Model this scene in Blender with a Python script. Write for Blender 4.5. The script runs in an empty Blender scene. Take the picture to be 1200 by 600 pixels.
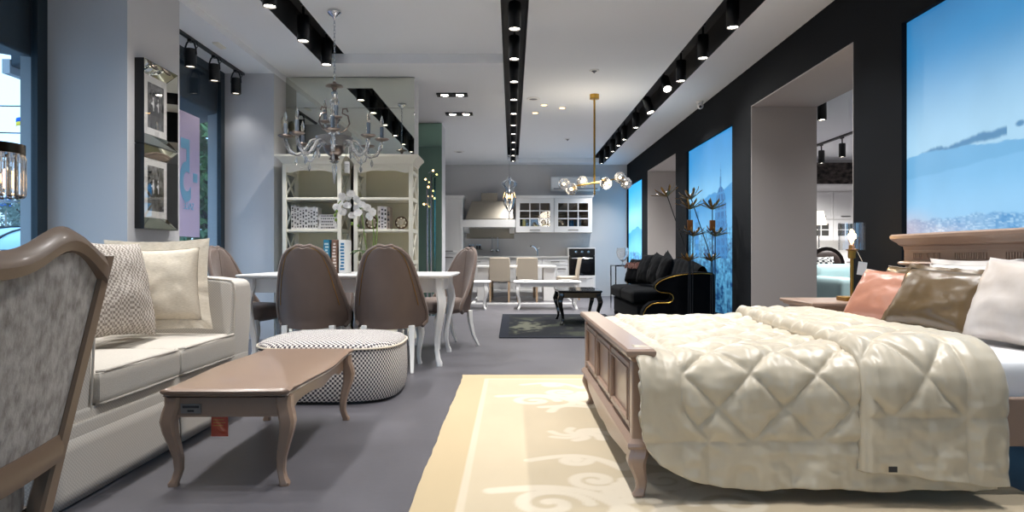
import bpy, bmesh, math, random
import numpy as np
from math import sin, cos, pi, sqrt, radians, exp
from mathutils import Vector, Matrix, noise
random.seed(7)
S = bpy.context.scene
COL = S.collection

# ------------------------------------------------------------------ helpers
class MB:
    def __init__(self):
        self.v = []; self.f = []; self.m = []; self.cur = 0
    def add(self, vs, fs):
        b = len(self.v)
        self.v.extend([tuple(p) for p in vs])
        for f in fs:
            self.f.append(tuple(b + i for i in f)); self.m.append(self.cur)
        return self
    def box(self, x0, x1, y0, y1, z0, z1):
        vs = [(x0,y0,z0),(x1,y0,z0),(x1,y1,z0),(x0,y1,z0),(x0,y0,z1),(x1,y0,z1),(x1,y1,z1),(x0,y1,z1)]
        fs = [(0,3,2,1),(4,5,6,7),(0,1,5,4),(1,2,6,5),(2,3,7,6),(3,0,4,7)]
        return self.add(vs, fs)
    def obox(self, c, size, M=None):
        a, b, d = size[0]/2, size[1]/2, size[2]/2
        t = MB().box(-a, a, -b, b, -d, d)
        c = Vector(c)
        return self.add([c + (M @ Vector(p) if M else Vector(p)) for p in t.v], t.f)
    def loft(self, rings, cap=True, close=False):
        n = len(rings[0]); vs = [p for r in rings for p in r]; fs = []
        R = len(rings)
        for i in range(R if close else R-1):
            j = (i+1) % R
            for k in range(n):
                l = (k+1) % n
                fs.append((i*n+k, i*n+l, j*n+l, j*n+k))
        if cap and not close:
            fs.append(tuple(range(n-1, -1, -1))); fs.append(tuple((R-1)*n+k for k in range(n)))
        return self.add(vs, fs)
    def tube(self, pts, r, n=8, close=False, cap=True):
        P = [Vector(p) for p in pts]; N = len(P)
        rs = r if isinstance(r, (list, tuple)) else [r]*N
        rings = []; up = None
        for i in range(N):
            if close: t = P[(i+1) % N] - P[i-1]
            else: t = P[min(i+1, N-1)] - P[max(i-1, 0)]
            t.normalize()
            if up is None:
                up = Vector((0,0,1)) if abs(t.z) < .9 else Vector((1,0,0))
            a = t.cross(up)
            if a.length < 1e-6: a = t.orthogonal()
            a.normalize(); b = a.cross(t); up = b
            rings.append([P[i] + (a*cos(2*pi*k/n) + b*sin(2*pi*k/n))*rs[i] for k in range(n)])
        return self.loft(rings, cap, close)
    def lathe(self, prof, c=(0,0,0), n=16, cap=True):
        return self.loft([[(c[0]+max(r,1e-4)*cos(2*pi*k/n), c[1]+max(r,1e-4)*sin(2*pi*k/n), c[2]+z) for k in range(n)] for r, z in prof], cap)
    def prism(self, poly, ax, a, b):
        f = {'x': lambda p, t: (t, p[0], p[1]), 'y': lambda p, t: (p[0], t, p[1]), 'z': lambda p, t: (p[0], p[1], t)}[ax]
        return self.loft([[f(p, a) for p in poly], [f(p, b) for p in poly]])
    def grid(self, fn, nu, nv, cu=False):
        vs = [fn(i/(nu if cu else nu-1), j/(nv-1)) for j in range(nv) for i in range(nu)]
        fs = []
        for j in range(nv-1):
            for i in range(nu if cu else nu-1):
                k = (i+1) % nu
                fs.append((j*nu+i, j*nu+k, (j+1)*nu+k, (j+1)*nu+i))
        return self.add(vs, fs)
    def ball(self, c, r, n=12, m=8, sq=(1,1,1)):
        pr = [(sin(pi*i/m), -cos(pi*i/m)) for i in range(m+1)]
        return self.loft([[(c[0]+sq[0]*r*max(a,1e-3)*cos(2*pi*k/n), c[1]+sq[1]*r*max(a,1e-3)*sin(2*pi*k/n), c[2]+sq[2]*r*z) for k in range(n)] for a, z in pr])
    def xf(self, M):
        self.v = [tuple(M @ Vector(p)) for p in self.v]; return self
    def join(self, o):
        return self.add(o.v, o.f)

def rbox(x0, x1, y0, y1, z0, z1, r, seg=4, puff=0.0, n=10):
    """soft cushion: rounded box with puffed faces"""
    mb = MB()
    cx, cy, cz = (x0+x1)/2, (y0+y1)/2, (z0+z1)/2; hx, hy, hz = (x1-x0)/2, (y1-y0)/2, (z1-z0)/2
    # six faces of a subdivided cube, projected on a rounded box
    bm = bmesh.new(); bmesh.ops.create_cube(bm, size=2)
    bmesh.ops.subdivide_edges(bm, edges=bm.edges[:], cuts=n, use_grid_fill=True)
    for v in bm.verts:
        p = v.co
        def sm(a): return math.copysign(abs(a)**.8, a)
        q = Vector((sm(p.x)*hx, sm(p.y)*hy, sm(p.z)*hz))
        i = Vector((max(-hx+r, min(hx-r, q.x)), max(-hy+r, min(hy-r, q.y)), max(-hz+r, min(hz-r, q.z))))
        d = q - i
        if d.length > 1e-9: q = i + d.normalized()*r
        u, w, t = q.x/hx, q.y/hy, q.z/hz
        if puff: q.z += puff*t*(1-u*u)*(1-w*w)
        v.co = q + Vector((cx, cy, cz))
    bm.verts.index_update()
    mb.add([v.co.copy() for v in bm.verts], [[v.index for v in f.verts] for f in bm.faces]); bm.free()
    return mb

def obj(name, mb, mats, parent=None, smooth=True, bevel=0, sub=0, ang=38, solid=0):
    me = bpy.data.meshes.new(name)
    me.from_pydata(mb.v, [], mb.f)
    mats = mats if isinstance(mats, (list, tuple)) else [mats]
    for m in mats: me.materials.append(m)
    if len(mats) > 1: me.polygons.foreach_set('material_index', mb.m)
    bm = bmesh.new(); bm.from_mesh(me); bmesh.ops.recalc_face_normals(bm, faces=bm.faces[:]); bm.to_mesh(me); bm.free()
    if smooth:
        me.polygons.foreach_set('use_smooth', [True]*len(me.polygons))
        me.set_sharp_from_angle(angle=radians(ang))
    o = bpy.data.objects.new(name, me); COL.objects.link(o)
    if parent: o.parent = parent
    if solid:
        s = o.modifiers.new('Solid', 'SOLIDIFY'); s.thickness = solid; s.offset = -1
    if bevel:
        b = o.modifiers.new('Bevel', 'BEVEL'); b.width = bevel; b.segments = 2; b.limit_method = 'ANGLE'; b.angle_limit = radians(35)
    if sub:
        s = o.modifiers.new('Sub', 'SUBSURF'); s.levels = s.render_levels = sub
    return o

def tag(o, label, cat, group=None):
    o['label'] = label; o['category'] = cat
    if group: o['group'] = group
    return o
def thing(name, label, cat, loc=(0,0,0), rz=0, group=None):
    o = bpy.data.objects.new(name, None); COL.objects.link(o); o.empty_display_size = .1
    o.location = loc; o.rotation_euler = (0, 0, rz)
    return tag(o, label, cat, group)
def struct(name, mb, mats, **k):
    o = obj(name, mb, mats, **k); o['kind'] = 'structure'; return o
def copy_tree(o, parent=None):
    c = o.copy(); COL.objects.link(c)
    if parent: c.parent = parent
    for ch in list(o.children): copy_tree(ch, c)
    return c
def dup(o, loc, rz, label, group=None):
    c = copy_tree(o); c.location = loc; c.rotation_euler = (0, 0, rz); c['label'] = label
    if group: c['group'] = group
    return c
def ppart(o, label): o['label'] = label; return o

# ------------------------------------------------------------------ materials
def lin(c):
    if isinstance(c, str):
        c = c.lstrip('#'); c = [int(c[i:i+2], 16)/255 for i in (0, 2, 4)]
    return tuple((x/12.92 if x <= .04045 else ((x+.055)/1.055)**2.4) for x in c) + (1,)
def mat(name, c, rough=.5, metal=0, spec=.5, var=0, vs=8, bump=0, bs=60, c2=None, sheen=0, coat=0, stretch=None, rv=0, detail=4, vlo=.35, vhi=.65):
    m = bpy.data.materials.new(name); m.use_nodes = True
    nt = m.node_tree; b = nt.nodes['Principled BSDF']
    b.inputs['Base Color'].default_value = lin(c); b.inputs['Roughness'].default_value = rough
    b.inputs['Metallic'].default_value = metal; b.inputs['Specular IOR Level'].default_value = spec
    if sheen: b.inputs['Sheen Weight'].default_value = sheen; b.inputs['Sheen Roughness'].default_value = .4
    if coat: b.inputs['Coat Weight'].default_value = coat; b.inputs['Coat Roughness'].default_value = .12
    L = nt.links.new
    if var or c2 or bump or rv:
        tc = nt.nodes.new('ShaderNodeTexCoord'); mp = nt.nodes.new('ShaderNodeMapping')
        L(tc.outputs['Object'], mp.inputs[0])
        if stretch: mp.inputs['Scale'].default_value = stretch
    if var or c2 or rv:
        n = nt.nodes.new('ShaderNodeTexNoise'); n.inputs['Scale'].default_value = vs; n.inputs['Detail'].default_value = detail
        L(mp.outputs[0], n.inputs[0])
        r = nt.nodes.new('ShaderNodeValToRGB'); L(n.outputs[0], r.inputs[0])
        a = lin(c)
        bcol = lin(c2) if c2 else tuple(x*(1-var) for x in a[:3]) + (1,)
        r.color_ramp.elements[0].position = vlo; r.color_ramp.elements[1].position = vhi
        r.color_ramp.elements[0].color = bcol; r.color_ramp.elements[1].color = a
        L(r.outputs[0], b.inputs['Base Color'])
        if rv:
            mr = nt.nodes.new('ShaderNodeMapRange'); mr.inputs['To Min'].default_value = rough-rv; mr.inputs['To Max'].default_value = rough+rv
            L(n.outputs[0], mr.inputs[0]); L(mr.outputs[0], b.inputs['Roughness'])
    if bump:
        n2 = nt.nodes.new('ShaderNodeTexNoise'); n2.inputs['Scale'].default_value = bs; n2.inputs['Detail'].default_value = 3
        L(mp.outputs[0], n2.inputs[0])
        bp = nt.nodes.new('ShaderNodeBump'); bp.inputs['Strength'].default_value = bump; bp.inputs['Distance'].default_value = .01
        L(n2.outputs[0], bp.inputs['Height']); L(bp.outputs[0], b.inputs['Normal'])
    return m
def emit(name, c, s):
    m = bpy.data.materials.new(name); m.use_nodes = True; nt = m.node_tree
    for n in list(nt.nodes): nt.nodes.remove(n)
    e = nt.nodes.new('ShaderNodeEmission'); o = nt.nodes.new('ShaderNodeOutputMaterial')
    e.inputs[0].default_value = lin(c); e.inputs[1].default_value = s; nt.links.new(e.outputs[0], o.inputs[0])
    return m
def glass(name, c='#ffffff', rough=0.0, ior=1.45, tw=1.0):
    m = bpy.data.materials.new(name); m.use_nodes = True; b = m.node_tree.nodes['Principled BSDF']
    b.inputs['Base Color'].default_value = lin(c); b.inputs['Roughness'].default_value = rough
    b.inputs['Transmission Weight'].default_value = tw; b.inputs['IOR'].default_value = ior
    return m
def thin_glass(name, c='#ffffff', refl=.12):
    """a clear sheet: see-through with a Fresnel gloss"""
    m = bpy.data.materials.new(name); m.use_nodes = True; nt = m.node_tree
    for n in list(nt.nodes): nt.nodes.remove(n)
    t = nt.nodes.new('ShaderNodeBsdfTransparent'); g = nt.nodes.new('ShaderNodeBsdfGlossy'); x = nt.nodes.new('ShaderNodeMixShader')
    lw = nt.nodes.new('ShaderNodeLayerWeight'); lw.inputs[0].default_value = .5
    pw = nt.nodes.new('ShaderNodeMath'); pw.operation = 'POWER'; pw.inputs[1].default_value = 5; nt.links.new(lw.outputs['Facing'], pw.inputs[0])
    f = nt.nodes.new('ShaderNodeMath'); f.operation = 'MULTIPLY_ADD'; f.inputs[1].default_value = .9; f.inputs[2].default_value = refl*.3; nt.links.new(pw.outputs[0], f.inputs[0])
    o = nt.nodes.new('ShaderNodeOutputMaterial')
    t.inputs[0].default_value = lin(c); g.inputs['Roughness'].default_value = .02
    nt.links.new(f.outputs[0], x.inputs[0]); nt.links.new(t.outputs[0], x.inputs[1]); nt.links.new(g.outputs[0], x.inputs[2]); nt.links.new(x.outputs[0], o.inputs[0])
    return m
def checker(name, a, b, scale, rough=.85, mixn=0, off=(.003,.0041,.0053)):
    m = mat(name, a, rough); nt = m.node_tree; bs = nt.nodes['Principled BSDF']
    tc = nt.nodes.new('ShaderNodeTexCoord'); mp = nt.nodes.new('ShaderNodeMapping'); ck = nt.nodes.new('ShaderNodeTexChecker')
    mp.inputs['Location'].default_value = off
    ck.inputs['Scale'].default_value = scale; ck.inputs['Color1'].default_value = lin(a); ck.inputs['Color2'].default_value = lin(b)
    nt.links.new(tc.outputs['Object'], mp.inputs[0]); nt.links.new(mp.outputs[0], ck.inputs[0]); nt.links.new(ck.outputs[0], bs.inputs['Base Color'])
    return m
def planar(m, vec):
    """drive a checker by a flat pair of object coordinates: vec is a 3x3 of weights"""
    nt = m.node_tree; ck = [n for n in nt.nodes if n.type == 'TEX_CHECKER'][0]; tc = [n for n in nt.nodes if n.type == 'TEX_COORD'][0]
    cb = nt.nodes.new('ShaderNodeCombineXYZ')
    for i, wv in enumerate(vec):
        d = nt.nodes.new('ShaderNodeVectorMath'); d.operation = 'DOT_PRODUCT'; d.inputs[1].default_value = wv
        nt.links.new(tc.outputs['Object'], d.inputs[0]); nt.links.new(d.outputs['Value'], cb.inputs[i])
    mp = [n for n in nt.nodes if n.type == 'MAPPING'][0]; nt.links.new(cb.outputs[0], mp.inputs[0]); return m
def attr_mat(name, emission=None, rough=.9, bump=0):
    m = bpy.data.materials.new(name); m.use_nodes = True; nt = m.node_tree; b = nt.nodes['Principled BSDF']
    a = nt.nodes.new('ShaderNodeAttribute'); a.attribute_name = 'print'
    if emission:
        nt.links.new(a.outputs[0], b.inputs['Emission Color']); b.inputs['Emission Strength'].default_value = emission
        b.inputs['Base Color'].default_value = (.02,.02,.02,1); b.inputs['Roughness'].default_value = .35
    else:
        nt.links.new(a.outputs[0], b.inputs['Base Color']); b.inputs['Roughness'].default_value = rough
        b.inputs['Specular IOR Level'].default_value = .15
    return m
def paint(o, rgb):
    """rgb: N x 3 linear values, one per vertex: the print on a picture or the pile of a rug"""
    at = o.data.color_attributes.new('print', 'FLOAT_COLOR', 'POINT')
    d = np.ones((len(o.data.vertices), 4), np.float32); d[:, :3] = rgb
    at.data.foreach_set('color', d.ravel())
def nlin(c): return np.array(lin(c)[:3])

M = {}
M['floor'] = mat('floor_vinyl', '#5a585d', .42, var=.22, vs=2.2, bump=.04, bs=25, detail=8, rv=.08)
M['ceil'] = mat('ceiling_paint', '#eff0f2', .9)
M['wall'] = mat('wall_paint_grey', '#c3c2c4', .85)
M['backwall'] = mat('wall_paint_kitchen', '#c6c4c3', .85)
M['dark'] = mat('wall_paint_charcoal', '#14171b', .9, spec=.12, var=.1, vs=3)
M['jamb'] = mat('jamb_paint', '#b5afab', .85)
M['black'] = mat('black_metal', '#0c0c0e', .4)
M['slot'] = mat('slot_lining_black', '#151417', .6)
M['frame'] = mat('window_frame_dark', '#1d2a33', .5)
M['white'] = mat('white_lacquer', '#e9e7e4', .35)
M['whitewood'] = mat('white_painted_wood', '#eceae6', .38)
M['cream'] = mat('cream_painted_wood', '#e8e3d3', .45)
M['creamback'] = mat('cream_back_panel', '#cfc8ae', .6)
M['taupe'] = mat('taupe_painted_wood', '#927967', .36, coat=.25)
M['bedwood'] = mat('bed_painted_wood', '#a08675', .35, coat=.25)
M['chairwood'] = mat('armchair_painted_wood', '#75604f', .38, coat=.2)
M['velvet'] = mat('brown_velvet', '#76645a', .75, sheen=.5, var=.18, vs=9, bump=.1, bs=40)
M['velvetback'] = mat('brown_leatherette', '#65544b', .55, var=.1, vs=6)
M['silvervelvet'] = mat('silver_crushed_velvet', '#aca7a4', .5, sheen=.4, c2='#77706a', stretch=(1.6,1.6,.9), vs=30, bump=.25, bs=50, detail=10, vlo=.3, vhi=.6)
M['sofa'] = checker('cream_weave', '#d0cac1', '#bdb6ad', 130, .9)
M['cushion'] = mat('cream_linen', '#c6bfb4', .9, bump=.25, bs=220, var=.06, vs=120)
M['pillow'] = mat('ivory_slub_linen', '#dbd0be', .9, c2='#c9bda9', vs=60, stretch=(1,1,8), bump=.15, bs=160)
M['hound'] = checker('houndstooth_wool', '#d6d0c9', '#49444a', 66, .9)
planar(M['hound'], ((1,1,0),(0,0,0),(0,0,1))); M['houndtop'] = planar(checker('houndstooth_wool_top', '#d6d0c9', '#49444a', 66, .9), ((1,0,0),(0,1,0),(0,0,0)))
M['houndlight'] = checker('houndstooth_linen', '#c9c1b7', '#8b8178', 75, .9)
M['satin'] = mat('champagne_satin', '#c8bca6', .36, sheen=.3, var=.06, vs=5)
M['sheet'] = mat('white_sheet', '#e8e8ea', .85)
M['gold_satin'] = mat('bronze_satin', '#5c482b', .32, spec=.7, bump=.35, bs=9)
M['pink_satin'] = mat('rose_satin', '#b0775f', .34, spec=.6, bump=.3, bs=10)
M['silver_satin'] = mat('pearl_satin', '#d6cec8', .36, c2='#c2b6ac', vs=4, bump=.15, bs=8)
M['white_satin'] = mat('white_satin', '#ddd8d3', .5)
M['navy'] = mat('navy_velvet', '#05070b', .9, spec=.1, sheen=.02)
M['gold'] = mat('brushed_gold', '#c39a4a', .3, metal=1)
M['brass'] = mat('aged_brass', '#a8803f', .35, metal=1)
M['chrome'] = mat('chrome', '#d8dadd', .12, metal=1)
M['darksilver'] = mat('antique_silver', '#7d716a', .3, metal=1)
M['steel'] = mat('brushed_steel', '#8f887c', .4, metal=.85)
M['mirror'] = mat('mirror_silver', '#cfd2c8', .0, metal=1)
M['mirrorgreen'] = mat('mirror_reflection_tint', '#93b5a3', .0, metal=1)  # green in the colour stands in for greenery the column mirror reflects
M['crystal'] = glass('crystal', ior=1.36, tw=.82)
M['clear'] = thin_glass('clear_glass', refl=.25)
M['winglass'] = thin_glass('window_glass', '#f3f8fb', .10)
M['leaf'] = mat('leaf_green', '#4d6b33', .6, var=.4, vs=3)
M['petal'] = mat('orchid_petal', '#f2efec', .6)
M['print'] = attr_mat('printed_picture')
M['lightbox'] = attr_mat('backlit_print', .8); M['lightbox_far'] = attr_mat('backlit_print_bright', 1.5)
M['rugpile'] = attr_mat('rug_pile', None, .95)
M['lens'] = emit('lamp_lens', '#fff4e4', 22)
M['warm'] = emit('warm_bulb', '#ffc983', 8)
M['ink'] = mat('printed_ink', '#2c2b2d', .7)
M['paper'] = mat('paper_white', '#dedbd6', .8)
# ------------------------------------------------------------------ camera, world, colour management
cam = bpy.data.objects.new('camera', bpy.data.cameras.new('camera')); COL.objects.link(cam)
cam.location = (0, 0, .93); cam.rotation_euler = (pi/2, 0, 0); cam.data.lens = 24; cam.data.sensor_width = 36; cam.data.clip_end = 300
S.camera = cam
S.view_settings.view_transform = 'Standard'; S.view_settings.look = 'None'; S.view_settings.gamma = 1; S.view_settings.use_curve_mapping = False
S.view_settings.exposure = 0.32
w = bpy.data.worlds.new('World'); S.world = w; w.use_nodes = True
bg = w.node_tree.nodes['Background']; bg.inputs[0].default_value = (.44, .70, 1.0, 1); bg.inputs[1].default_value = 2.3
S.cycles.max_bounces = 10; S.cycles.diffuse_bounces = 5; S.cycles.glossy_bounces = 5; S.cycles.transmission_bounces = 10; S.cycles.transparent_max_bounces = 16
S.cycles.sample_clamp_indirect = 4; S.cycles.use_denoising = True; S.cycles.caustics_reflective = False; S.cycles.caustics_refractive = False
S.cycles.use_light_tree = True

# ------------------------------------------------------------------ room shell
XR = 2.66
struct('floor', MB().box(-3.4, 9, -3.1, 16.2, -.1, 0), M['floor'], smooth=False)
c = MB()
c.box(-2.66, -2.08, -3.1, 15.95, 3.04, 3.5).box(-2.08, -.10, 7.47, 15.95, 3.04, 3.5).box(-1.84, -.10, -3.1, 7.47, 3.143, 3.5)
c.box(-.10, .147, 15.0, 15.95, 3.04, 3.5).box(.147, 1.83, -3.1, 15.4, 3.143, 3.5).box(.147, 2.8, 15.4, 15.95, 3.04, 3.5).box(2.09, 2.8, -3.1, 15.4, 3.04, 3.5)
c.box(-3.4, -2.66, -3.1, 8.4, 2.97, 3.5).box(-3.4, -2.66, 8.4, 15.95, 3.04, 3.5).box(2.8, 9, -3.1, 15.95, 3.04, 3.5)
c.box(-3.4, 9, -3.1, 16, 3.5, 3.6)
struct('ceiling', c, M['ceil'], smooth=False)
def slot(n, x0, x1, y0, y1, za, zb):
    m = MB(); m.box(x0, x0+.006, y0, y1, za, 3.34).box(x1-.006, x1, y0, y1, zb, 3.34).box(x0, x1, y0, y1, 3.32, 3.34).box(x0, x1, y1-.006, y1, max(za, zb), 3.34)
    m.box((x0+x1)/2-.018, (x0+x1)/2+.018, y0, y1-.1, 3.295, 3.32)
    struct('trim_%d' % n, m, M['slot'], smooth=False)
slot(1, -2.08, -1.84, -3.1, 7.47, 3.04, 3.143); slot(2, -.10, .147, -3.1, 15.0, 3.143, 3.143); slot(3, 1.83, 2.09, -3.1, 15.4, 3.143, 3.04)

struct('wall_back', MB().box(-3.4, 2.9, 15.8, 15.95, 0, 3.04), M['backwall'], smooth=False)
m = MB()
for a, b in ((-3.1, .4), (.9, 1.4), (8.4, 15.8)): m.box(-3.4, -3.2, a, b, 0, 3.04)
m.box(-3.4, -2.66, .7, 1.4, 0, 2.97).box(-3.4, -2.66, 4.72, 5.46, 0, 2.97).box(-3.4, -2.66, 7.63, 8.06, 0, 2.97)
m.box(-3.4, -3.2, 1.4, 4.72, 0, .1).box(-3.4, -3.2, 5.46, 7.63, 0, .1)
struct('wall_left', m, M['wall'], smooth=False)
struct('wall_partition', MB().box(-3.3, -1.15, 8.06, 8.4, 0, 3.04).box(-2.2, -1.115, 10.83, 11.4, 0, 3.04), M['wall'], smooth=False)
# front wall of the shop (behind the viewer): shop window onto the street
m = MB().box(-3.4, -3.0, -3.2, -3.1, 0, 3.5).box(-3.0, 2.8, -3.2, -3.1, 2.85, 3.5).box(2.3, 2.8, -3.2, -3.1, 0, 3.5)
struct('wall_front', m, M['wall'], smooth=False)
def window(n, ax, u0, u1, t, z0, z1, bars=()):
    """dark metal frame and a pane; ax 'x' means the pane lies at x = t and runs along y"""
    m = MB(); w = .1
    def bx(a, b, c, d, th=.022):
        if ax == 'x': m.box(t-th, t+th, a, b, c, d)
        else: m.box(a, b, t-th, t+th, c, d)
    bx(u0, u0+w, z0, z1); bx(u1-w, u1, z0, z1); bx(u0+w, u1-w, z0, z0+.07); bx(u0+w, u1-w, z1-.08, z1)
    for k in bars: bx(k-.04, k+.04, z0+.07, z1-.08)
    o = struct('window_%d' % n, m, M['frame'], smooth=False)
    g = MB()
    if ax == 'x': g.box(t-.006, t+.006, u0+w, u1-w, z0+.07, z1-.08)
    else: g.box(u0+w, u1-w, t-.006, t+.006, z0+.07, z1-.08)
    obj('window_pane', g, M['winglass'], o, smooth=False)
window(1, 'x', 1.4, 4.715, -3.23, .1, 2.97, (2.6,)); window(2, 'x', 5.465, 7.625, -3.23, .1, 2.97)
window(3, 'y', -3.0, 2.3, -3.14, 0, 2.85, (-1.2, .6))

# dark wall with lightboxes and openings into the next room
m = MB(); D = XR + .73
m.box(XR, D, -3.1, 2.3, 0, 3.04)                        # pier before the first backlit picture
for a, b in ((2.3, 4.66), (8.25, 10.4), (14.0, 15.76)):
    m.box(XR+.07, D, a, b, 0, 3.04).box(XR, XR+.07, a, b, 0, .19).box(XR, XR+.07, a, b, 2.52, 3.04)
for a, b in ((4.66, 5.32), (7.6, 8.25), (10.4, 11.1), (13.4, 14.0), (15.76, 15.8)): m.box(XR, D, a, b, 0, 3.04)
for a, b in ((5.32, 7.6), (11.1, 13.4)): m.box(XR, D, a, b, 2.6, 3.04)
struct('wall_right', m, M['dark'], smooth=False)
m = MB()
for a, b in ((5.32, 7.6), (11.1, 13.4)):
    m.box(XR+.002, D-.002, a, a+.012, 0, 2.6).box(XR+.002, D-.002, b-.012, b, 0, 2.6).box(XR+.002, D-.002, a+.012, b-.012, 2.588, 2.6)
struct('trim_4', m, M['jamb'], smooth=False)
# next room
struct('wall_side_room', MB().box(D, 9, 15.0, 15.2, 0, 3.04).box(8.9, 9, -3, 15, 0, 3.04).box(D, 9, 2.9, 3.0, 0, 3.04), M['wall'], smooth=False)

# ------------------------------------------------------------------ mirrors
t = thing('wall_mirror', 'large two-panel mirror on the partition above and behind the cream bookcases', 'mirror', (-1.9, 8.03, 0))
for a, b, z0, z1 in ((-.76, .75, .02, 2.668), (-.76, .75, 2.672, 3.03)):
    obj('mirror_panel', MB().box(a, b, 0, .02, z0, z1), M['mirror'], t, smooth=False)
t = thing('wall_mirror', 'mirror cladding tinted for reflected greenery on the column between bookcase and kitchen', 'mirror', (-1.6, 10.80, 0))
for z0, z1 in ((.02, 2.668), (2.672, 3.03)):
    obj('mirror_panel', MB().box(-.6, .49, 0, .02, z0, z1), M['mirrorgreen'], t, smooth=False)

# ------------------------------------------------------------------ track spotlights
def light(parent, z, e, size=108, col=(1, .99, .98), r=.045):
    L = bpy.data.lights.new('lamp_light', 'SPOT'); L.energy = e; L.spot_size = radians(size); L.spot_blend = 1.0; L.color = col; L.shadow_soft_size = r
    o = bpy.data.objects.new('lamp_light', L); COL.objects.link(o); o.parent = parent; o.location = (0, 0, z); return o
E_SPOT = 98
def make_spot():
    t = thing('track_spotlight', '', 'spotlight')
    obj('housing', MB().lathe([(.02,.24),(.05,.24),(.056,.23),(.056,.004),(.052,0),(.049,.0),(.047,.02),(.03,.025)], n=20), M['black'], t)
    obj('lens', MB().lathe([(.046,.012),(.03,.009),(.001,.008)], n=20, cap=False), M['lens'], t)
    obj('stem', MB().lathe([(.012,.24),(.012,.34)], n=8), M['black'], t)
    obj('adapter', MB().box(-.014,.014,-.05,.05,.325,.352), M['black'], t, bevel=.003)
    light(t, -.004, E_SPOT)
    return t
proto = make_spot()
ordn = 'first second third fourth fifth sixth seventh eighth ninth tenth eleventh twelfth thirteenth fourteenth fifteenth sixteenth seventeenth eighteenth nineteenth twentieth'.split()
mid = [14.55, 13.75, 12.95, 12.15, 11.3, 10.55, 9.7, 8.83, 7.92, 7.0, 6.07, 5.1, 4.2, 3.3, 2.4, 1.3, 0, -1.3]
rgt = [14.9, 14.05, 13.2, 12.5, 11.85, 10.75, 9.6, 8.64, 7.88, 6.97, 6.03, 5.1, 4.2, 3.3, 2.4, 1.3, 0, -1.3]
lft = [7.21, 6.41, 5.52, 4.6, 3.7, 2.8, 1.6, .3, -1.2]
used = False
def put_spot(x, y, lab, grp):
    global used
    if used: o = dup(proto, (x, y, 2.945), 0, lab, grp)
    else:
        o = proto; o.location = (x, y, 2.945); o['label'] = lab; o['group'] = grp; used = True
    for ch in o.children:
        if ch.type == 'LIGHT': ch.data = base_light
    if y > 9.0 and x < 2.5:
        for ch in o.children:
            if ch.type == 'LIGHT': ch.data = kitchen_light
    if y < 2.0:      # spots behind the viewer, dimmed so the foreground is lit less flatly
        for ch in o.children:
            if ch.type == 'LIGHT': ch.data = dim_light
    return o
base_light = bpy.data.lights['lamp_light']
kitchen_light = bpy.data.lights['lamp_light'].copy(); kitchen_light.energy = E_SPOT*1.6
side_light = bpy.data.lights['lamp_light'].copy(); side_light.energy = 330; side_light.spot_size = radians(150)
dim_light = bpy.data.lights['lamp_light'].copy(); dim_light.energy = E_SPOT*.3
for i, y in enumerate(mid): put_spot(.0235, y, 'black cylinder spotlight in the middle ceiling slot, %s from the kitchen' % ordn[i], 'spotlights in the middle ceiling slot')
for i, y in enumerate(rgt):
    o = put_spot(1.95, y, 'black cylinder spotlight in the ceiling slot along the dark wall, %s from the kitchen' % ordn[i], 'spotlights in the slot along the dark wall')
    if i == 7:
        o.rotation_euler = (radians(-42), 0, 0); o.location = (1.95, y-.08, 3.02); o['label'] = 'black cylinder spotlight tilted forwards with its bright lens showing'
    if i == 6:
        o.rotation_euler = (radians(-16), radians(-14), 0); o['label'] = 'black cylinder spotlight tilted sideways just behind the bright tilted one'
for i, y in enumerate(lft): put_spot(-1.96, y, 'black cylinder spotlight in the ceiling slot beside the windows, %s from the wall mirror' % ordn[i], 'spotlights in the slot beside the windows')
# window bay: track with yoke-hung heads
t = thing('lighting_track', 'thin black lighting track on the window bay ceiling', 'track', (-3.0, 6.7, 2.95))
obj('rail', MB().box(-.017, .017, -1.1, .92, -.005, .02), M['black'], t, smooth=False)
def make_yoke():
    t = thing('yoke_spotlight', '', 'spotlight')
    obj('housing', MB().lathe([(.02,.17),(.05,.17),(.053,.16),(.053,.004),(.048,0),(.045,.02),(.02,.024)], n=20), M['black'], t)
    obj('lens', MB().lathe([(.044,.014),(.001,.010)], n=20, cap=False), emit('dim_lens', '#fff1dd', 3), t)
    for s in (-1, 1):
        obj('yoke_arm', MB().tube([(s*.054,0,.12),(s*.05,0,.18),(s*.035,0,.225),(s*.012,0,.25)], .008, 6), M['black'], t)
    obj('adapter', MB().box(-.018,.018,-.03,.03,.235,.262), M['black'], t, bevel=.003)
    obj('cable', MB().tube([(.03,.01,.16),(.06,.02,.2),(.05,.02,.24),(.015,.0,.25)], .004, 5), M['black'], t)
    light(t, -.004, 7)
    return t
py = make_yoke()
for i, (y, l) in enumerate(((7.42, 'beside the pier'), (6.88, 'in the middle of the bay track'), (6.37, 'beside the framed pictures'))):
    lab = 'black yoke-hung spotlight on the window bay track, ' + l
    if i == 0: py.location = (-3.0, y, 2.69); py['label'] = lab; py['group'] = 'yoke spotlights in the window bay'
    else: dup(py, (-3.0, y, 2.69), 0, lab)

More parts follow.
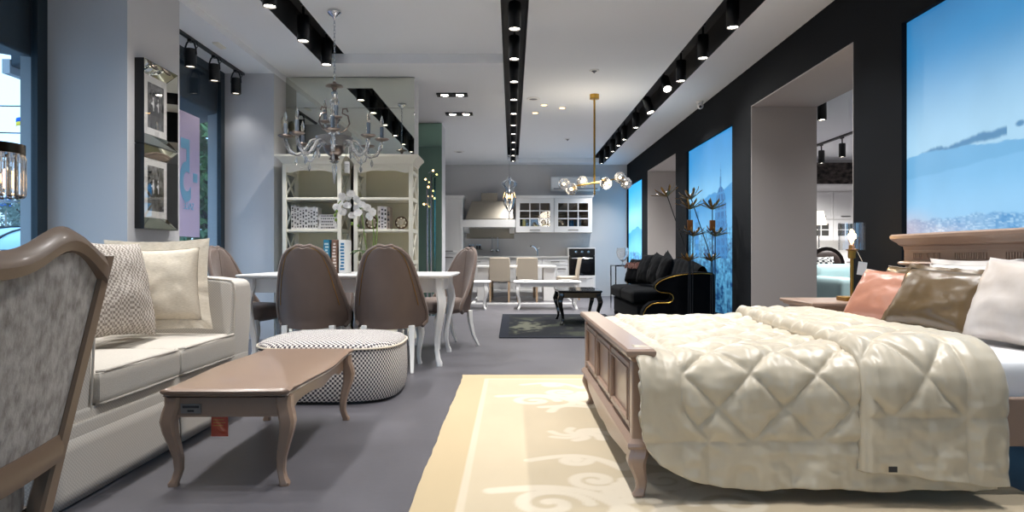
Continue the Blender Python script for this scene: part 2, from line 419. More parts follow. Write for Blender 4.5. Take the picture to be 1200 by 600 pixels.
# twin recessed downlights and small ceiling fittings
def make_twin():
    t = thing('twin_downlight', '', 'downlight', (0, 0, 3.0))
    obj('frame', MB().box(-.2,.2,-.075,.075,.034,.04).box(-.2,.2,-.075,-.06,.02,.04).box(-.2,.2,.06,.075,.02,.04).box(-.2,-.185,-.06,.06,.02,.04).box(.185,.2,-.06,.06,.02,.04).box(-.012,.012,-.06,.06,.025,.04), M['black'], t, smooth=False)
    for s in (-1, 1): obj('lens', MB().lathe([(.05,.026),(.045,.022),(.001,.021)], (s*.1,0,0), 16, cap=False), M['lens'], t)
    light(t, .01, 35, 100); return t
td = make_twin(); td.location = (-.78, 8.9, 3.0); td['label'] = 'twin recessed ceiling downlight in black frame nearer the wall mirror'; td['group'] = 'twin downlights'
dup(td, (-.78, 10.1, 3.0), 0, 'twin recessed ceiling downlight in black frame nearer the kitchen hood')
def fitting(x, y, z, r, lab, cat, name, hang=.012):
    t = thing(name, lab, cat, (x, y, z))
    obj('ring', MB().lathe([(r,.012),(r,.004),(r*.9,-.004),(r*.6,-.004),(r*.55,.004)], n=20), M['white'], t)
    obj('grille', MB().lathe([(r*.6,.0),(.001,-hang)], n=16, cap=False), mat('fitting_grey', '#6d6d70', .5), t); return t
fitting(.98, 8.13, 3.135, .06, 'round white smoke detector on the ceiling nearest the gold chandelier', 'smoke detector', 'smoke_detector', .03)
fitting(.30, 9.6, 3.135, .10, 'flat round white air vent on the ceiling beside the middle slot', 'vent', 'ceiling_vent')
fitting(1.05, 12.9, 3.135, .055, 'small white smoke detector on the ceiling towards the kitchen', 'smoke detector', 'smoke_detector', .03)
fitting(-1.07, 13.8, 3.032, .11, 'flat round ceiling vent between kitchen hood and mirror column', 'vent', 'ceiling_vent')
for (x, y, l) in ((.36, 10.55, 'beside the round vent'), (.12+.35, 10.0, 'between round vent and gold chandelier'), (.75, 9.3+.9, 'close to the gold chandelier mount')):  # added glowing discs stand in for light reflected on the ceiling
    t = thing('ceiling_glint_disc', 'small glowing disc imitating reflected light on the ceiling ' + l, 'downlight', (x, y, 3.135), 0, 'imitated ceiling reflections')
    obj('ring', MB().lathe([(.06,.01),(.06,.002),(.045,0),(.04,.008)], n=16), M['white'], t)
    obj('lens', MB().lathe([(.04,.004),(.001,.003)], n=14, cap=False), M['warm'], t)
t = thing('dome_camera', 'small white dome security camera where ceiling meets the dark wall', 'camera', (2.56, 9.3, 3.04))
obj('mount', MB().lathe([(.05,0),(.05,-.03),(.02,-.05)], n=14), M['white'], t)
obj('housing', MB().ball((0,-.02,-.07), .045, 14, 8), M['white'], t); obj('eye', MB().ball((-.01,-.05,-.085), .02, 10, 6), M['black'], t)
t = thing('alarm_sensor', 'oval beige motion sensor on the pier corner beside the wall mirror', 'sensor', (-2.63, 7.9, 2.42))
obj('housing', MB().ball((0,0,.05), .06, 14, 8, (.6,.8,1.2)), M['cream'], t); obj('dome', MB().ball((.02,-.02,-.04), .035, 12, 8), M['cream'], t)
t = thing('wall_vent', 'small beige ceiling plate on the window bay ceiling', 'vent', (-2.83, 6.6, 2.96))
obj('plate', MB().box(-.03,.03,-.09,.09,-.004,.012), M['cream'], t, bevel=.003)

# ------------------------------------------------------------------ backlit pictures on the dark wall
def fbm(u, n, seed, oct=5):
    r = np.random.RandomState(seed); x = np.zeros_like(u)
    for o in range(oct):
        k = n*2**o; t = r.rand(int(k)+3); f = u*k; i = np.floor(f).astype(int); g = f-i; g = g*g*(3-2*g)
        x += (t[i]*(1-g)+t[i+1]*g - .5) / 2**o
    return x
def fbm2(u, v, n, seed, oct=4):
    r = np.random.RandomState(seed); x = np.zeros_like(u)
    for o in range(oct):
        k = int(n*2**o); t = r.rand(k+3, k+3); f = np.clip(u,0,1)*k; h = np.clip(v,0,1)*k
        i = f.astype(int); j = h.astype(int); a = f-i; b = h-j; a = a*a*(3-2*a); b = b*b*(3-2*b)
        x += ((t[i,j]*(1-a)+t[i+1,j]*a)*(1-b) + (t[i,j+1]*(1-a)+t[i+1,j+1]*a)*b - .5) / 2**o
    return x
def mixc(c, d, t): return c*(1-t[:, None]) + d*t[:, None]
def sst(a, b, x): t = np.clip((x-a)/(b-a), 0, 1); return t*t*(3-2*t)
def lightbox(y0, y1, z0, z1, lab, kind, seed):
    t = thing('lightbox', lab, 'lightbox', (XR+.035, (y0+y1)/2, z0))
    hw = (y1-y0)/2; H = z1-z0; nu, nv = (300, 300) if kind else (180, 320)
    if kind == 2: nu, nv = 220, 400
    mb = MB().grid(lambda u, v: (0, -hw+u*2*hw, v*H), nu, nv)
    o = obj('picture_print', mb, M['lightbox'] if kind else M['lightbox_far'], t, smooth=False)
    f = MB()
    f.box(.004,.03,-hw,hw,0,H)
    obj('casing', f, M['black'], t, smooth=False)
    P = np.array([v for v in mb.v]); u = (P[:,1]+hw)/(2*hw); z = P[:,2]+z0; Y = P[:,1]+(y0+y1)/2
    n1 = fbm2(u, (z-z0)/H, 6, seed)
    if kind == 1:      # wide view: sunset sky, hills, city lights
        c = mixc(nlin('#a9d6f2')[None]*1.0 + 0*z[:,None], nlin('#3a8cc4')[None], sst(1.55, 2.3, z))
        c = mixc(c, nlin('#1c6aa3')[None], sst(2.2, 2.6, z)*.7)
        g = Y - 3.0
        cz = 1.575 + (4.45-Y)*.062 + fbm(u, 16, 5)*.02
        wgt = sst(4.55, 4.3, Y)*sst(3.55, 3.75, Y)
        cl = sst(.034, .012, np.abs(z-cz) - .018*fbm(u, 28, 9)) * ((Y < 4.5) & (Y > 3.72)) * (fbm(u, 14, 12) > -.55)
        cl = np.maximum(cl, sst(.022, .01, np.hypot((Y-3.62)*.5, z-1.635))) ; cl = np.maximum(cl, sst(.016, .008, np.hypot((Y-4.1)*.5, z-1.545)))
        c = mixc(c, nlin('#4a87b5')[None], cl*.95)
        r1 = 1.565 + fbm(u, 5, 3)*.06 + .02*np.sin(u*9)
        c = mixc(c, nlin('#6fb2e0')[None], sst(r1+.004, r1-.004, z))
        r2 = 1.46 + fbm(u, 4, 8)*.05
        c = mixc(c, nlin('#7cbdea')[None], sst(r2+.006, r2-.006, z))
        c = mixc(c, nlin('#93cdf5')[None], sst(1.45, 1.2, z))
        city = 1.165 + fbm(u, 24, 21)*.03
        bl = fbm2(u, (z-z0)/H, 40, seed+3, 3)
        rr = np.random.RandomState(9).rand(400, 400)[np.floor(u*110).astype(int) % 400, np.floor(z*130).astype(int) % 400]
        cc = mixc(nlin('#4a97d2')[None] + 0*z[:,None], nlin('#a9d6f5')[None], np.clip(rr**3*.8+.5*bl+.15, 0, 1))
        c = mixc(c, cc, sst(city+.008, city-.008, z))
        c = mixc(c, nlin('#e9c9c4')[None], sst(.5, .0, np.hypot((Y-4.7)*1.0, (z-1.1)*2.5))*.55)
    else:
        hill = (1.86 - (Y-8.25)*.11 if kind == 2 else 1.42 + .12*np.sin(u*3)) + fbm(u, 5, seed)*.07
        c = mixc(nlin('#74c0f0')[None] + 0*z[:,None], nlin('#2a92d6')[None], sst(1.6, 2.5, z))
        c = mixc(c, nlin('#8fd0f6')[None], sst(2.1, 1.7, z)*sst(1.5, 1.8, z)*.6)
        c = mixc(c, nlin('#3d97d6')[None], sst(hill+.006, hill-.006, z))
        c = mixc(c, nlin('#6bb9ec')[None], sst(hill-.05, hill-.4, z)*.8)
        top = (1.3 if kind == 2 else 1.0) + fbm(u, 30, seed+1)*.06
        # blocks of roofs and house fronts
        k = 26 if kind == 2 else 16; kz = 40
        ui = np.floor(u*k + .35*np.floor(z*kz % 2)).astype(int); zi = np.floor(z*kz).astype(int)
        rr = np.random.RandomState(seed+5).rand(400, 400)[ui % 400, zi % 400]
        bl = fbm2(u, (z-z0)/H, 30, seed+7, 4)
        q = np.clip(.5*rr + .9*bl + .25, 0, 1)
        cc = mixc(nlin('#0d4a86')[None] + 0*z[:,None], nlin('#6cc4f5')[None], q)
        cc = cc*(.35 + .65*sst(.2, 1.2, z))[:,None]**.55
        c = mixc(c, cc, sst(top+.01, top-.01, z))
        if kind == 2:  # a domed church rising from the roofs
            yc = 8.82; d = np.abs(Y-yc)
            hw_ = np.where(z < 1.34, .28, np.where(z < 1.44, .25, np.where(z < 1.82, .235*np.sqrt(np.clip(1-((z-1.44)/.39)**2, 0, 1)), np.where(z < 1.95, .03, np.clip(.02-(z-1.95)*.1, 0, 1)))))
            ins = (d < hw_) & (z > .9)
            rib = (.5+.5*np.cos(np.clip((Y-yc)/np.maximum(hw_, .01), -1, 1)*9)) > .75
            dc = mixc(nlin('#1c64a4')[None] + 0*z[:,None], nlin('#3a8cc8')[None], (rib | (np.sin(z*55) > .7)) * 1.0)
            dc = np.where((z < 1.44)[:,None] & ((np.floor(Y*22)+np.floor(z*16)) % 2 > 0)[:,None], nlin('#2f7cba')[None], dc)
            c = np.where(ins[:,None], dc, c)
            tw = (np.abs(Y-9.95) < .09) & (z < 1.62) & (z > .9)
            c = np.where(tw[:,None], nlin('#2f82c0')[None]*(1+.4*(np.sin(z*40) > .3))[:,None], c)
    c = c*(1+.10*n1)[:,None]
    paint(o, np.clip(c, 0, 4))
    return t
lightbox(2.3, 4.66, .19, 2.52, 'wide backlit picture of blue hills and evening sky behind the bed headboard', 1, 4)
lightbox(8.25, 10.4, .19, 2.52, 'tall backlit picture of a blue city with a domed church behind the navy sofa', 2, 11)
lightbox(14.0, 15.76, .19, 2.52, 'narrow backlit blue city picture beside the kitchen corner', 0, 23)
# ------------------------------------------------------------------ outside the windows
struct('ground', MB().box(-80, -3.45, -60, 90, -.2, -.1).box(-3.45, 30, -60, -3.25, -.2, -.1), mat('pavement', '#a9acae', .8, var=.15, vs=1), smooth=False)
def tree(x, y, h, r, n, lab, c, name='street_tree', leaf=.13, sq=1.0):
    t = thing(name, lab, 'tree', (x, y, -.1)); rnd = random.Random(int(x*97+y*13))
    tr = MB().tube([(0,0,0),(.05,.02,h*.25),(-.03,.05,h*.55),(0,0,h*.85)], [.13,.1,.08,.03], 8)
    for k in range(9):
        a = k*2.4; z = h*(.35+.05*k); tr.tube([(0,0,z),(cos(a)*r*.4,sin(a)*r*.4,z+r*.25),(cos(a)*r*.8,sin(a)*r*.8,z+r*.6)], [.05,.035,.012], 5)
    obj('trunk', tr, mat(name+'_bark', '#4a4138', .9), t)
    f = MB()
    for k in range(n):
        d = Vector((rnd.gauss(0,1), rnd.gauss(0,1), rnd.gauss(0,1))).normalized()*r*rnd.random()**.45
        p = Vector((d.x, d.y, d.z*sq + h - r*.55)); s = leaf*(.6+.8*rnd.random())
        R = Matrix.Rotation(rnd.random()*6.3, 3, Vector((rnd.gauss(0,1), rnd.gauss(0,1), rnd.gauss(0,1))).normalized())
        f.add([p+R@Vector(q) for q in ((-s*.4,0,0),(0,-s,0),(s*.4,0,0),(0,s,.1*s))], [(0,1,2,3)])
    obj('foliage', f, c, t, smooth=False)
    return t
g1 = mat('foliage_green', '#5f8a4c', .7, c2='#2f4f2c', vs=2.5); g2 = mat('foliage_grey', '#6d7f78', .8, c2='#93a49b', vs=1.5); g3 = mat('foliage_dark', '#2c4a33', .8, c2='#47704a', vs=2)
tree(-6.1, 13.6, 3.3, 1.5, 2600, 'leafy green street tree outside behind the sale poster', g1, leaf=.15, sq=1.3)
tree(-4.9, 11.2, 1.2, .7, 1000, 'dark green shrub outside at the foot of the bay window', g3, 'shrub', .12, .9)
tree(-11.8, 17.2, 3.2, 1.0, 3500, 'misty grey-green tree outside behind the crystal lamp', g2, leaf=.07, sq=1.2)
tree(-19.6, 27.5, 3.3, 1.2, 3000, 'low hazy tree outside below the flag', g2, leaf=.08)
for i, (x, y, h, r, l) in enumerate(((-3.6, -6.5, 3.4, 1.6, 'at the street corner'), (-.4, -7.4, 3.0, 1.5, 'in the middle of the shop front'), (-7.8, -10.5, 4, 2, 'across the street'))):
    tree(x, y, h, r, 1600, 'green tree outside the front shop window ' + l, (g1, g3, g3)[i], leaf=.2, sq=1.2)
# kiosk with a pale barrel roof, road signs, flag, cables
t = thing('street_kiosk', 'low kiosk with a pale blue ribbed barrel roof outside the big window', 'kiosk', (-8.3, 10.8, -.1))
obj('body', MB().box(-1.3,1.3,-1.2,1.2,0,1.15), mat('kiosk_wall', '#5f7e92', .6), t, smooth=False)
rf = mat('kiosk_roof_blue', '#a8cfe6', .35)
obj('roof', MB().grid(lambda u, v: (-1.5+3*u, 1.3*-cos(pi*v), 1.12+.36*sin(pi*v)), 12, 16), rf, t)
for k in range(8): obj('roof_rib', MB().tube([(-1.5+3*k/7, 1.31*-cos(pi*j/12), 1.125+.365*sin(pi*j/12)) for j in range(13)], .018, 5), M['frame'], t)
t = thing('road_sign', 'square blue road sign with a white arrow outside the big window', 'road sign', (-14.85, 20, -.1))
obj('pole', MB().tube([(0,.03,0),(0,.03,2.9)], .03, 8), M['steel'], t)
obj('plate', MB().box(-.17,.17,0,.015,2.48,2.82), mat('sign_blue', '#1565c8', .4), t, smooth=False)
obj('arrow', MB().box(-.06,-.03,-.006,0,2.53,2.75).box(-.03,.06,-.006,0,2.66,2.69).prism([(.05,2.62),(.11,2.675),(.05,2.73)], 'y', -.006, 0).prism([(-.09,2.74),(0,2.74),(-.045,2.8)], 'y', -.006, 0), M['paper'], t, smooth=False)
t = thing('road_sign', 'white diamond road sign with a yellow centre outside the big window', 'road sign', (-14.42, 20, -.1))
obj('pole', MB().tube([(0,.03,0),(0,.03,2.9)], .03, 8), M['steel'], t)
obj('plate', MB().prism([(0,2.45),(.19,2.65),(0,2.85),(-.19,2.65)], 'y', 0, .015), M['paper'], t, smooth=False)
obj('centre', MB().prism([(0,2.54),(.11,2.65),(0,2.76),(-.11,2.65)], 'y', -.006, 0), mat('sign_yellow', '#f0c419', .5), t, smooth=False)
obj('bar', MB().box(-.22,.22,-.008,.0,2.52,2.545), M['black'], t, smooth=False)
t = thing('flag_tower', 'blue and yellow flag flying from a pole on a distant little tower', 'flag', (-28.55, 40, -.1))
obj('tower', MB().lathe([(.6,0),(.6,6.5),(.5,6.6),(.4,7.1),(.2,7.5),(.08,7.7)], n=14), mat('tower_stone', '#b9cfda', .8), t)
obj('pole', MB().tube([(0,0,7.6),(0,0,9.35)], .05, 8), M['frame'], t)
for nm, z0, z1, cc in (('flag_blue_half', 8.98, 9.22, '#1f63c4'), ('flag_yellow_half', 8.74, 8.98, '#f2cf3a')):
    obj(nm, MB().grid(lambda u, v: (-.05-.5*u, .05*sin(u*7), z0+(z1-z0)*v-.12*u), 12, 3), mat(nm, cc, .8), t, solid=.01)
for i, (za, zb, l) in enumerate(((8.1, 7.6, 'upper'), (7.1, 6.3, 'lower'))):
    o = obj('overhead_cable', MB().tube([(-34+2.0*k, 30, za+(zb-za)*k/10-.3*sin(pi*k/10)) for k in range(11)], .03, 5), M['frame'])
    tag(o, l + ' dark overhead cable crossing the sky outside the big window', 'cable', 'overhead cables outside')
for i, (a, b, l) in enumerate(((1.3, 4.8, 'large'), (5.3, 7.9, 'bay'))):
    t = thing('awning_box', 'dark rolled awning casing outside above the %s window' % l, 'awning', (-3.6, (a+b)/2, 2.3))
    hb = (b-a)/2
    obj('casing', MB().prism([(-.3,.1),(.3,0 if i == 0 else .22),(.3,.75),(-.3,.7)], 'y', -hb, hb), mat('awning_grey', '#2f3a44', .6), t, bevel=.02)
    obj('edge_rail', MB().box(-.36,-.30,-hb,hb,.05,.16), M['wall'], t, smooth=False)
# sale poster hung on the bay glass (its print faces the street)
t = thing('window_poster', 'pale pink sale poster hung in the bay window, print facing the street', 'poster', (-3.2, 6.25, 1.12))
pm = bpy.data.materials.new('poster_paper'); pm.use_nodes = True; nt = pm.node_tree; nt.nodes.clear()
d_ = nt.nodes.new('ShaderNodeBsdfDiffuse'); tr_ = nt.nodes.new('ShaderNodeBsdfTranslucent'); mx = nt.nodes.new('ShaderNodeMixShader'); o_ = nt.nodes.new('ShaderNodeOutputMaterial')
d_.inputs[0].default_value = lin('#d6c8d6'); tr_.inputs[0].default_value = lin('#dccbda'); mx.inputs[0].default_value = .5
nt.links.new(d_.outputs[0], mx.inputs[1]); nt.links.new(tr_.outputs[0], mx.inputs[2]); nt.links.new(mx.outputs[0], o_.inputs[0])
obj('sheet', MB().box(-.002,.002,-.72,.74,0,1.22), pm, t, smooth=False)
pm2 = pm.copy(); pm2.name = 'poster_ink_blue'
for n in pm2.node_tree.nodes:
    if n.type in ('BSDF_DIFFUSE', 'BSDF_TRANSLUCENT'): n.inputs[0].default_value = lin('#a5d8ee')
for s, size, y, z, kx in (('50%', .86, .56, .36, .62), ('SALE', .10, .61, .27, 1)):
    cu = bpy.data.curves.new('lettering', 'FONT'); cu.body = s; cu.size = size; cu.extrude = .001; cu.materials.append(pm2)
    if kx < 1: cu.offset = .012
    tmp = bpy.data.objects.new('lettering', cu); COL.objects.link(tmp); bpy.context.view_layer.update()
    me = bpy.data.meshes.new_from_object(tmp.evaluated_get(bpy.context.evaluated_depsgraph_get())); bpy.data.objects.remove(tmp)
    o = bpy.data.objects.new('lettering', me); COL.objects.link(o); o.parent = t
    o.matrix_local = Matrix(((0,0,-1,.005),(-kx,0,0,y),(0,1,0,z),(0,0,0,1)))
obj('dash', MB().box(.004,.006,.59,.68,.55,.64), pm2, t, smooth=False)

# ------------------------------------------------------------------ framed pictures on the column
def picture(z, lab, seed):
    t = thing('picture_frame', lab, 'picture', (-2.66, 5.055, z))
    h, hw = .30, .245; d0, d1 = .068, .022
    obj('case', MB().box(.0,.02,-hw,hw,-h,h).box(.02,d0-.001,-hw,-hw+.004,-h,h).box(.02,d0-.001,hw-.004,hw,-h,h).box(.02,d0-.001,-hw+.004,hw-.004,-h,-h+.004).box(.02,d0-.001,-hw+.004,hw-.004,h-.004,h), M['black'], t, smooth=False)
    m = MB(); o1 = [(-hw,-h),(hw,-h),(hw,h),(-hw,h)]; k = .085; kw, kh = hw-k, h-k
    o2 = [(-kw,-kh),(kw,-kh),(kw,kh),(-kw,kh)]
    for i in range(4):
        j = (i+1) % 4
        m.add([(d0,*o1[i]),(d0,*o1[j]),(d1,*o2[j]),(d1,*o2[i])], [(0,1,2,3)])
    obj('mirror_bevel', m, M['mirror'], t, smooth=False)
    obj('mount_board', MB().box(.0205,.0225,-kw,kw,-kh,kh), M['paper'], t, smooth=False)
    g = MB().grid(lambda u, v: (.0229, -.115+.23*u, -.165+.33*v), 80, 80); o = obj('photo_print', g, M['print'], t, smooth=False)
    P = np.array(g.v); u = (P[:,1]+.115)/.23; v = (P[:,2]+.165)/.33
    n = fbm2(u, v, 12, seed, 4); c = .16+.25*n
    c = np.where(v < .3, .10+.12*fbm2(u, v, 9, seed+1), np.clip(c-.05, .02, 1))
    c = np.where((v > .3) & (v < .55), .05+.1*n, c)
    def blob(cx, cy, rx, ry, a=0): 
        x = (u-cx)*cos(a)+(v-cy)*sin(a); y = -(u-cx)*sin(a)+(v-cy)*cos(a); return (x/rx)**2+(y/ry)**2 < 1
    for dx, s in ((0, 1), (.3, .8)):
        hx = .35+dx
        horse = blob(hx,.38,.16*s,.07*s)|blob(hx-.17*s,.47,.09*s,.035*s,-.8)|blob(hx-.1*s,.25,.02,.11*s,.2)|blob(hx+.1*s,.25,.02,.11*s,-.2)|blob(hx,.25,.018,.1*s,.3)|blob(hx+.18*s,.38,.06,.015,.5)
        rider = blob(hx,.54,.055*s,.1*s,.2)|blob(hx-.01,.67,.03*s,.035*s)|blob(hx-.07*s,.55,.08*s,.02)
        c = np.where(horse, .03, c); c = np.where(rider, .75, c); c = np.where(blob(hx+.01,.45,.03,.06), .6, c)
    paint(o, np.repeat(np.clip(c, .01, 1)[:,None], 3, 1))
    obj('cover_glass', MB().box(.024,.0245,-kw,kw,-kh,kh), M['clear'], t, smooth=False)
    return t
picture(2.03, 'mirror-framed black and white riding photograph, upper of two on the column', 3)
picture(1.425, 'mirror-framed black and white riding photograph, lower of two on the column', 8)
# ------------------------------------------------------------------ furniture helpers
def sst1(x): x = max(0, min(1, x)); return x*x*(3-2*x)
def cabriole(mb, x, y, zt, dx, dy, s=.03, k=1.0, z0=0.0):
    """S-curved leg: (dx, dy) is the outward diagonal"""
    prof = [(1,0,1.0),(.9,0,1.0),(.82,.25,1.02),(.72,.5,.98),(.6,.35,.86),(.45,-.05,.72),(.3,-.4,.6),(.17,-.45,.52),(.08,-.2,.52),(.035,.05,.62),(.0,.05,.6)]
    rings = []
    for t, o, w in prof:
        c = (x+dx*o*s*k, y+dy*o*s*k, z0+t*(zt-z0)); h = w*s; b = h*.62
        rings.append([(c[0]+a, c[1]+e, c[2]) for a, e in ((-h,-b),(-b,-h),(b,-h),(h,-b),(h,b),(b,h),(-b,h),(-h,b))])
    return mb.loft(rings)
def slab_profile(poly, prof):
    """table top: outline poly (x,y) with an edge profile [(inset, z)]"""
    n = len(poly); cx = sum(p[0] for p in poly)/n; cy = sum(p[1] for p in poly)/n
    rings = []
    for ins, z in prof:
        r = []
        for i in range(n):
            a, b, c = Vector(poly[i-1]), Vector(poly[i]), Vector(poly[(i+1) % n])
            t = (c-a).normalized(); nrm = Vector((t.y, -t.x))
            if nrm.dot(b-Vector((cx,cy))) < 0: nrm = -nrm
            q = b - nrm*ins; r.append((q.x, q.y, z))
        rings.append(r)
    return MB().loft(rings)
def pillow(w, h, t, flange=0, pinch=.07, n=22, wr=.006, seed=0):
    """scatter cushion standing in local xz plane, bottom edge at z=0, thickness along y"""
    mb = MB()
    def P(u, v, s):
        a, b = 2*u-1, 2*v-1
        f = max(0, (1-abs(a)**2.4))**.5 * max(0, (1-abs(b)**2.4))**.5
        x = w/2*a*(1-pinch*(1-b*b)); z = h/2*b*(1-pinch*(1-a*a))
        k = noise.noise(Vector((a*2.2+seed, b*2.2, s*3+seed)))*.5 + noise.noise(Vector((a*5+seed, b*5, s*2)))*.25
        edge = (1-f)
        y = s*(t/2*f**.8*(1+.35*k) + .002) + wr*edge*noise.noise(Vector((a*4+seed,b*4,seed)))
        return (x, y, z+h/2)
    for s in (-1, 1): mb.grid(lambda u, v: P(u, v, s), n, n)
    if flange:
        ring = []
        for i in range(4*n):
            q = i % n; e = i//n; tt = q/n*2-1
            a, b = ((tt,-1),(1,tt),(-tt,1),(-1,-tt))[e]
            x, y, z = P((a+1)/2, (b+1)/2, 0); k = noise.noise(Vector((a*6+seed, b*6, 7)))
            cx, cz = x, z-h/2; l = 1+flange/(w/2)*(1)
            ring.append(((cx, 0.0, cz+h/2), (cx*(1+flange*2/w), .018*k, cz*(1+flange*2/h)+h/2)))
        N = len(ring)
        for s in (-.003, .003):
            b0 = [(p[0], p[1]+s*2.5, p[2]) for p, q in ring]; b1 = [(q[0], q[1]+s*.6, q[2]) for p, q in ring]
            mb.loft([b0, b1], cap=False)
    return mb
def place(mb, loc, rz=0, lean=0, roll=0):
    """stand a cushion: lean tips its top backwards (+y local), rz turns it"""
    return mb.xf(Matrix.Translation(loc) @ Matrix.Rotation(rz, 4, 'Z') @ Matrix.Rotation(-lean, 4, 'X') @ Matrix.Rotation(roll, 4, 'Y'))
def cushion(name, lab, cat, m, w, h, t, loc, rz, lean, roll=0, flange=0, group=None, seed=0, piping=None, pinch=.07):
    tt = thing(name, lab, cat, loc, 0, group)
    obj('cover', place(pillow(w, h, t, flange, pinch, seed=seed), (0,0,0), rz, lean, roll), m, tt, ang=80)
    if piping:
        pts = []
        for i in range(80):
            e = i//20; q = (i % 20)/20*2-1; a, b = ((q,-1),(1,q),(-q,1),(-1,-q))[e]
            pts.append((w/2*a*(1-pinch*(1-b*b)), 0, h/2*b*(1-pinch*(1-a*a))+h/2))
        obj('piping', place(MB().tube(pts, .006, 6, True), (0,0,0), rz, lean, roll), piping, tt)
    return tt

# ------------------------------------------------------------------ velvet armchair at the very front (faces the windows)
t = thing('armchair', 'taupe wood-framed armchair with silver crushed velvet back seen from behind', 'armchair', (-1.32, 1.19, 0), pi/2)
# local: +y is the front, back panel at y about -.3
def yb(z): return -.272 - (z-.35)*.16
def halfw(z): return .325 + max(0, z-.42)*.15
for s in (-1, 1):
    st = []
    for z in (0,.1,.22,.35,.5,.62,.75,.86,.93):
        wd = .022 if z < .36 else .019; x = s*(halfw(z) if z > .35 else .315+ (0.35-z)*.02); y = yb(z) if z > .35 else -.272-(.35-z)*.22
        d = .021
        st.append([(x+a, y+b, z) for a, b in ((-wd,-d*.7),(-wd*.7,-d),(wd*.7,-d),(wd,-d*.7),(wd,d*.7),(wd*.7,d),(-wd*.7,d),(-wd,d*.7))])
    obj('back_post', MB().loft(st), M['chairwood'], t)
def crest(a):   # a in -1..1 : top edge height
    return .925 + .062*exp(-((abs(a)-.66)/.26)**2) + .012*(1-a*a) - .005*abs(a)**8
rg = []
for i in range(41):
    a = -1+i/20; x = a*.40; zt = crest(a); zb = zt - .062 - .012*exp(-((abs(a)-1)/.12)**2); ym = yb(.93)
    e = .02 if abs(a) < .97 else .012
    rg.append([(x, ym-e*1.2, zb+.01), (x, ym-e*1.5, (zb+zt)/2), (x, ym-e*1.0, zt-.012), (x, ym, zt), (x, ym+e, zt-.012), (x, ym+e*1.3, (zb+zt)/2), (x, ym+e, zb)])
obj('crest_rail', MB().loft(rg), M['chairwood'], t)
rg = []
for i in range(31):
    a = -1+i/15; x = a*.33; zc = .475 + .03*a*a; y = yb(.48)
    rg.append([(x, y-.024, zc-.03), (x, y-.03, zc), (x, y-.024, zc+.03), (x, y+.022, zc+.03), (x, y+.022, zc-.03)])
obj('lower_rail', MB().loft(rg), M['chairwood'], t)
def panel(off, bulge):
    def f(u, v):
        a = 2*u-1; zb = .50+.03*a*a; zt = crest(a*.93)-.055; z = zb+(zt-zb)*v
        b = bulge*(1-a**4)*(1-(2*v-1)**4)
        return (a*(halfw(z)-.012), yb(z)+off+b, z)
    return f
obj('back_upholstery', MB().grid(panel(-.012, -.008), 30, 30).grid(panel(.012, .05), 30, 30), M['silvervelvet'], t)
seat = rbox(-.33, .33, -.26, .34, .34, .47, .05, puff=.02); obj('seat', seat, M['silvervelvet'], t)
obj('seat_rail', MB().box(-.335,.335,-.28,-.235,.29,.37).box(-.335,.335,.30,.345,.29,.37).box(-.345,-.30,-.28,.345,.29,.37).box(.30,.345,-.28,.345,.29,.37), M['chairwood'], t, bevel=.006)
for s in (-1, 1):
    l = MB(); cabriole(l, s*.315, .315, .3, s, 1, .036); obj('front_leg', l, M['chairwood'], t)
    obj('arm', MB().tube([(s*.335,-.31,.70),(s*.36,-.12,.69),(s*.375,.08,.67),(s*.37,.16,.66),(s*.355,.19,.63)], [.02,.024,.027,.028,.02], 8), M['chairwood'], t)
    obj('arm_post', MB().tube([(s*.33,.24,.36),(s*.345,.2,.5),(s*.365,.12,.66)], [.026,.02,.02], 8), M['chairwood'], t)

# side table and crystal lamp near the big window
t = thing('side_table', 'small round taupe side table under the crystal lamp', 'side table', (-1.66, 2.05, 0))
obj('top', MB().lathe([(.0,.57),(.19,.57),(.205,.58),(.205,.592),(.195,.6),(0,.6)], n=28), M['taupe'], t)
obj('pedestal', MB().lathe([(.03,.02),(.028,.1),(.045,.2),(.025,.3),(.04,.42),(.03,.57)], n=16), M['taupe'], t)
for k in range(3):
    a = k*2.094+.5; obj('foot', MB().tube([(0,0,.12),(cos(a)*.08,sin(a)*.08,.1),(cos(a)*.15,sin(a)*.15,.03),(cos(a)*.18,sin(a)*.18,.012)], [.025,.02,.016,.012], 8), M['taupe'], t)
t = thing('crystal_table_lamp', 'drum lamp of hanging crystal prisms with dark rim beside the big window', 'lamp', (-1.60, 2.1, .60))
obj('base', MB().lathe([(.07,0),(.07,.012),(.02,.03),(.012,.06),(.012,.5)], n=18), M['chrome'], t)
rim = MB()
for z in (.645, ): rim.lathe([(.078,z),(.086,z),(.086,z+.03),(.078,z+.03),(.078,z)], n=28, cap=False)
obj('rim', rim, mat('rim_black_gold', '#3a2c1c', .3, metal=.8), t); obj('top_plate', MB().lathe([(0,.65),(.08,.65)], n=20, cap=False).lathe([(.075,.5),(.012,.5)], n=20, cap=False), M['chrome'], t)
for k in range(20):
    a = 2*pi*k/20; x, y = .078*cos(a), .078*sin(a)
    obj('prism', MB().lathe([(.004,.51),(.0115,.52),(.0115,.63),(.006,.645)], (x,y,0), 6), M['crystal'], t, smooth=False)
obj('bulb', MB().ball((0,0,.57), .022, 10, 8, (1,1,1.6)), M['warm'], t)

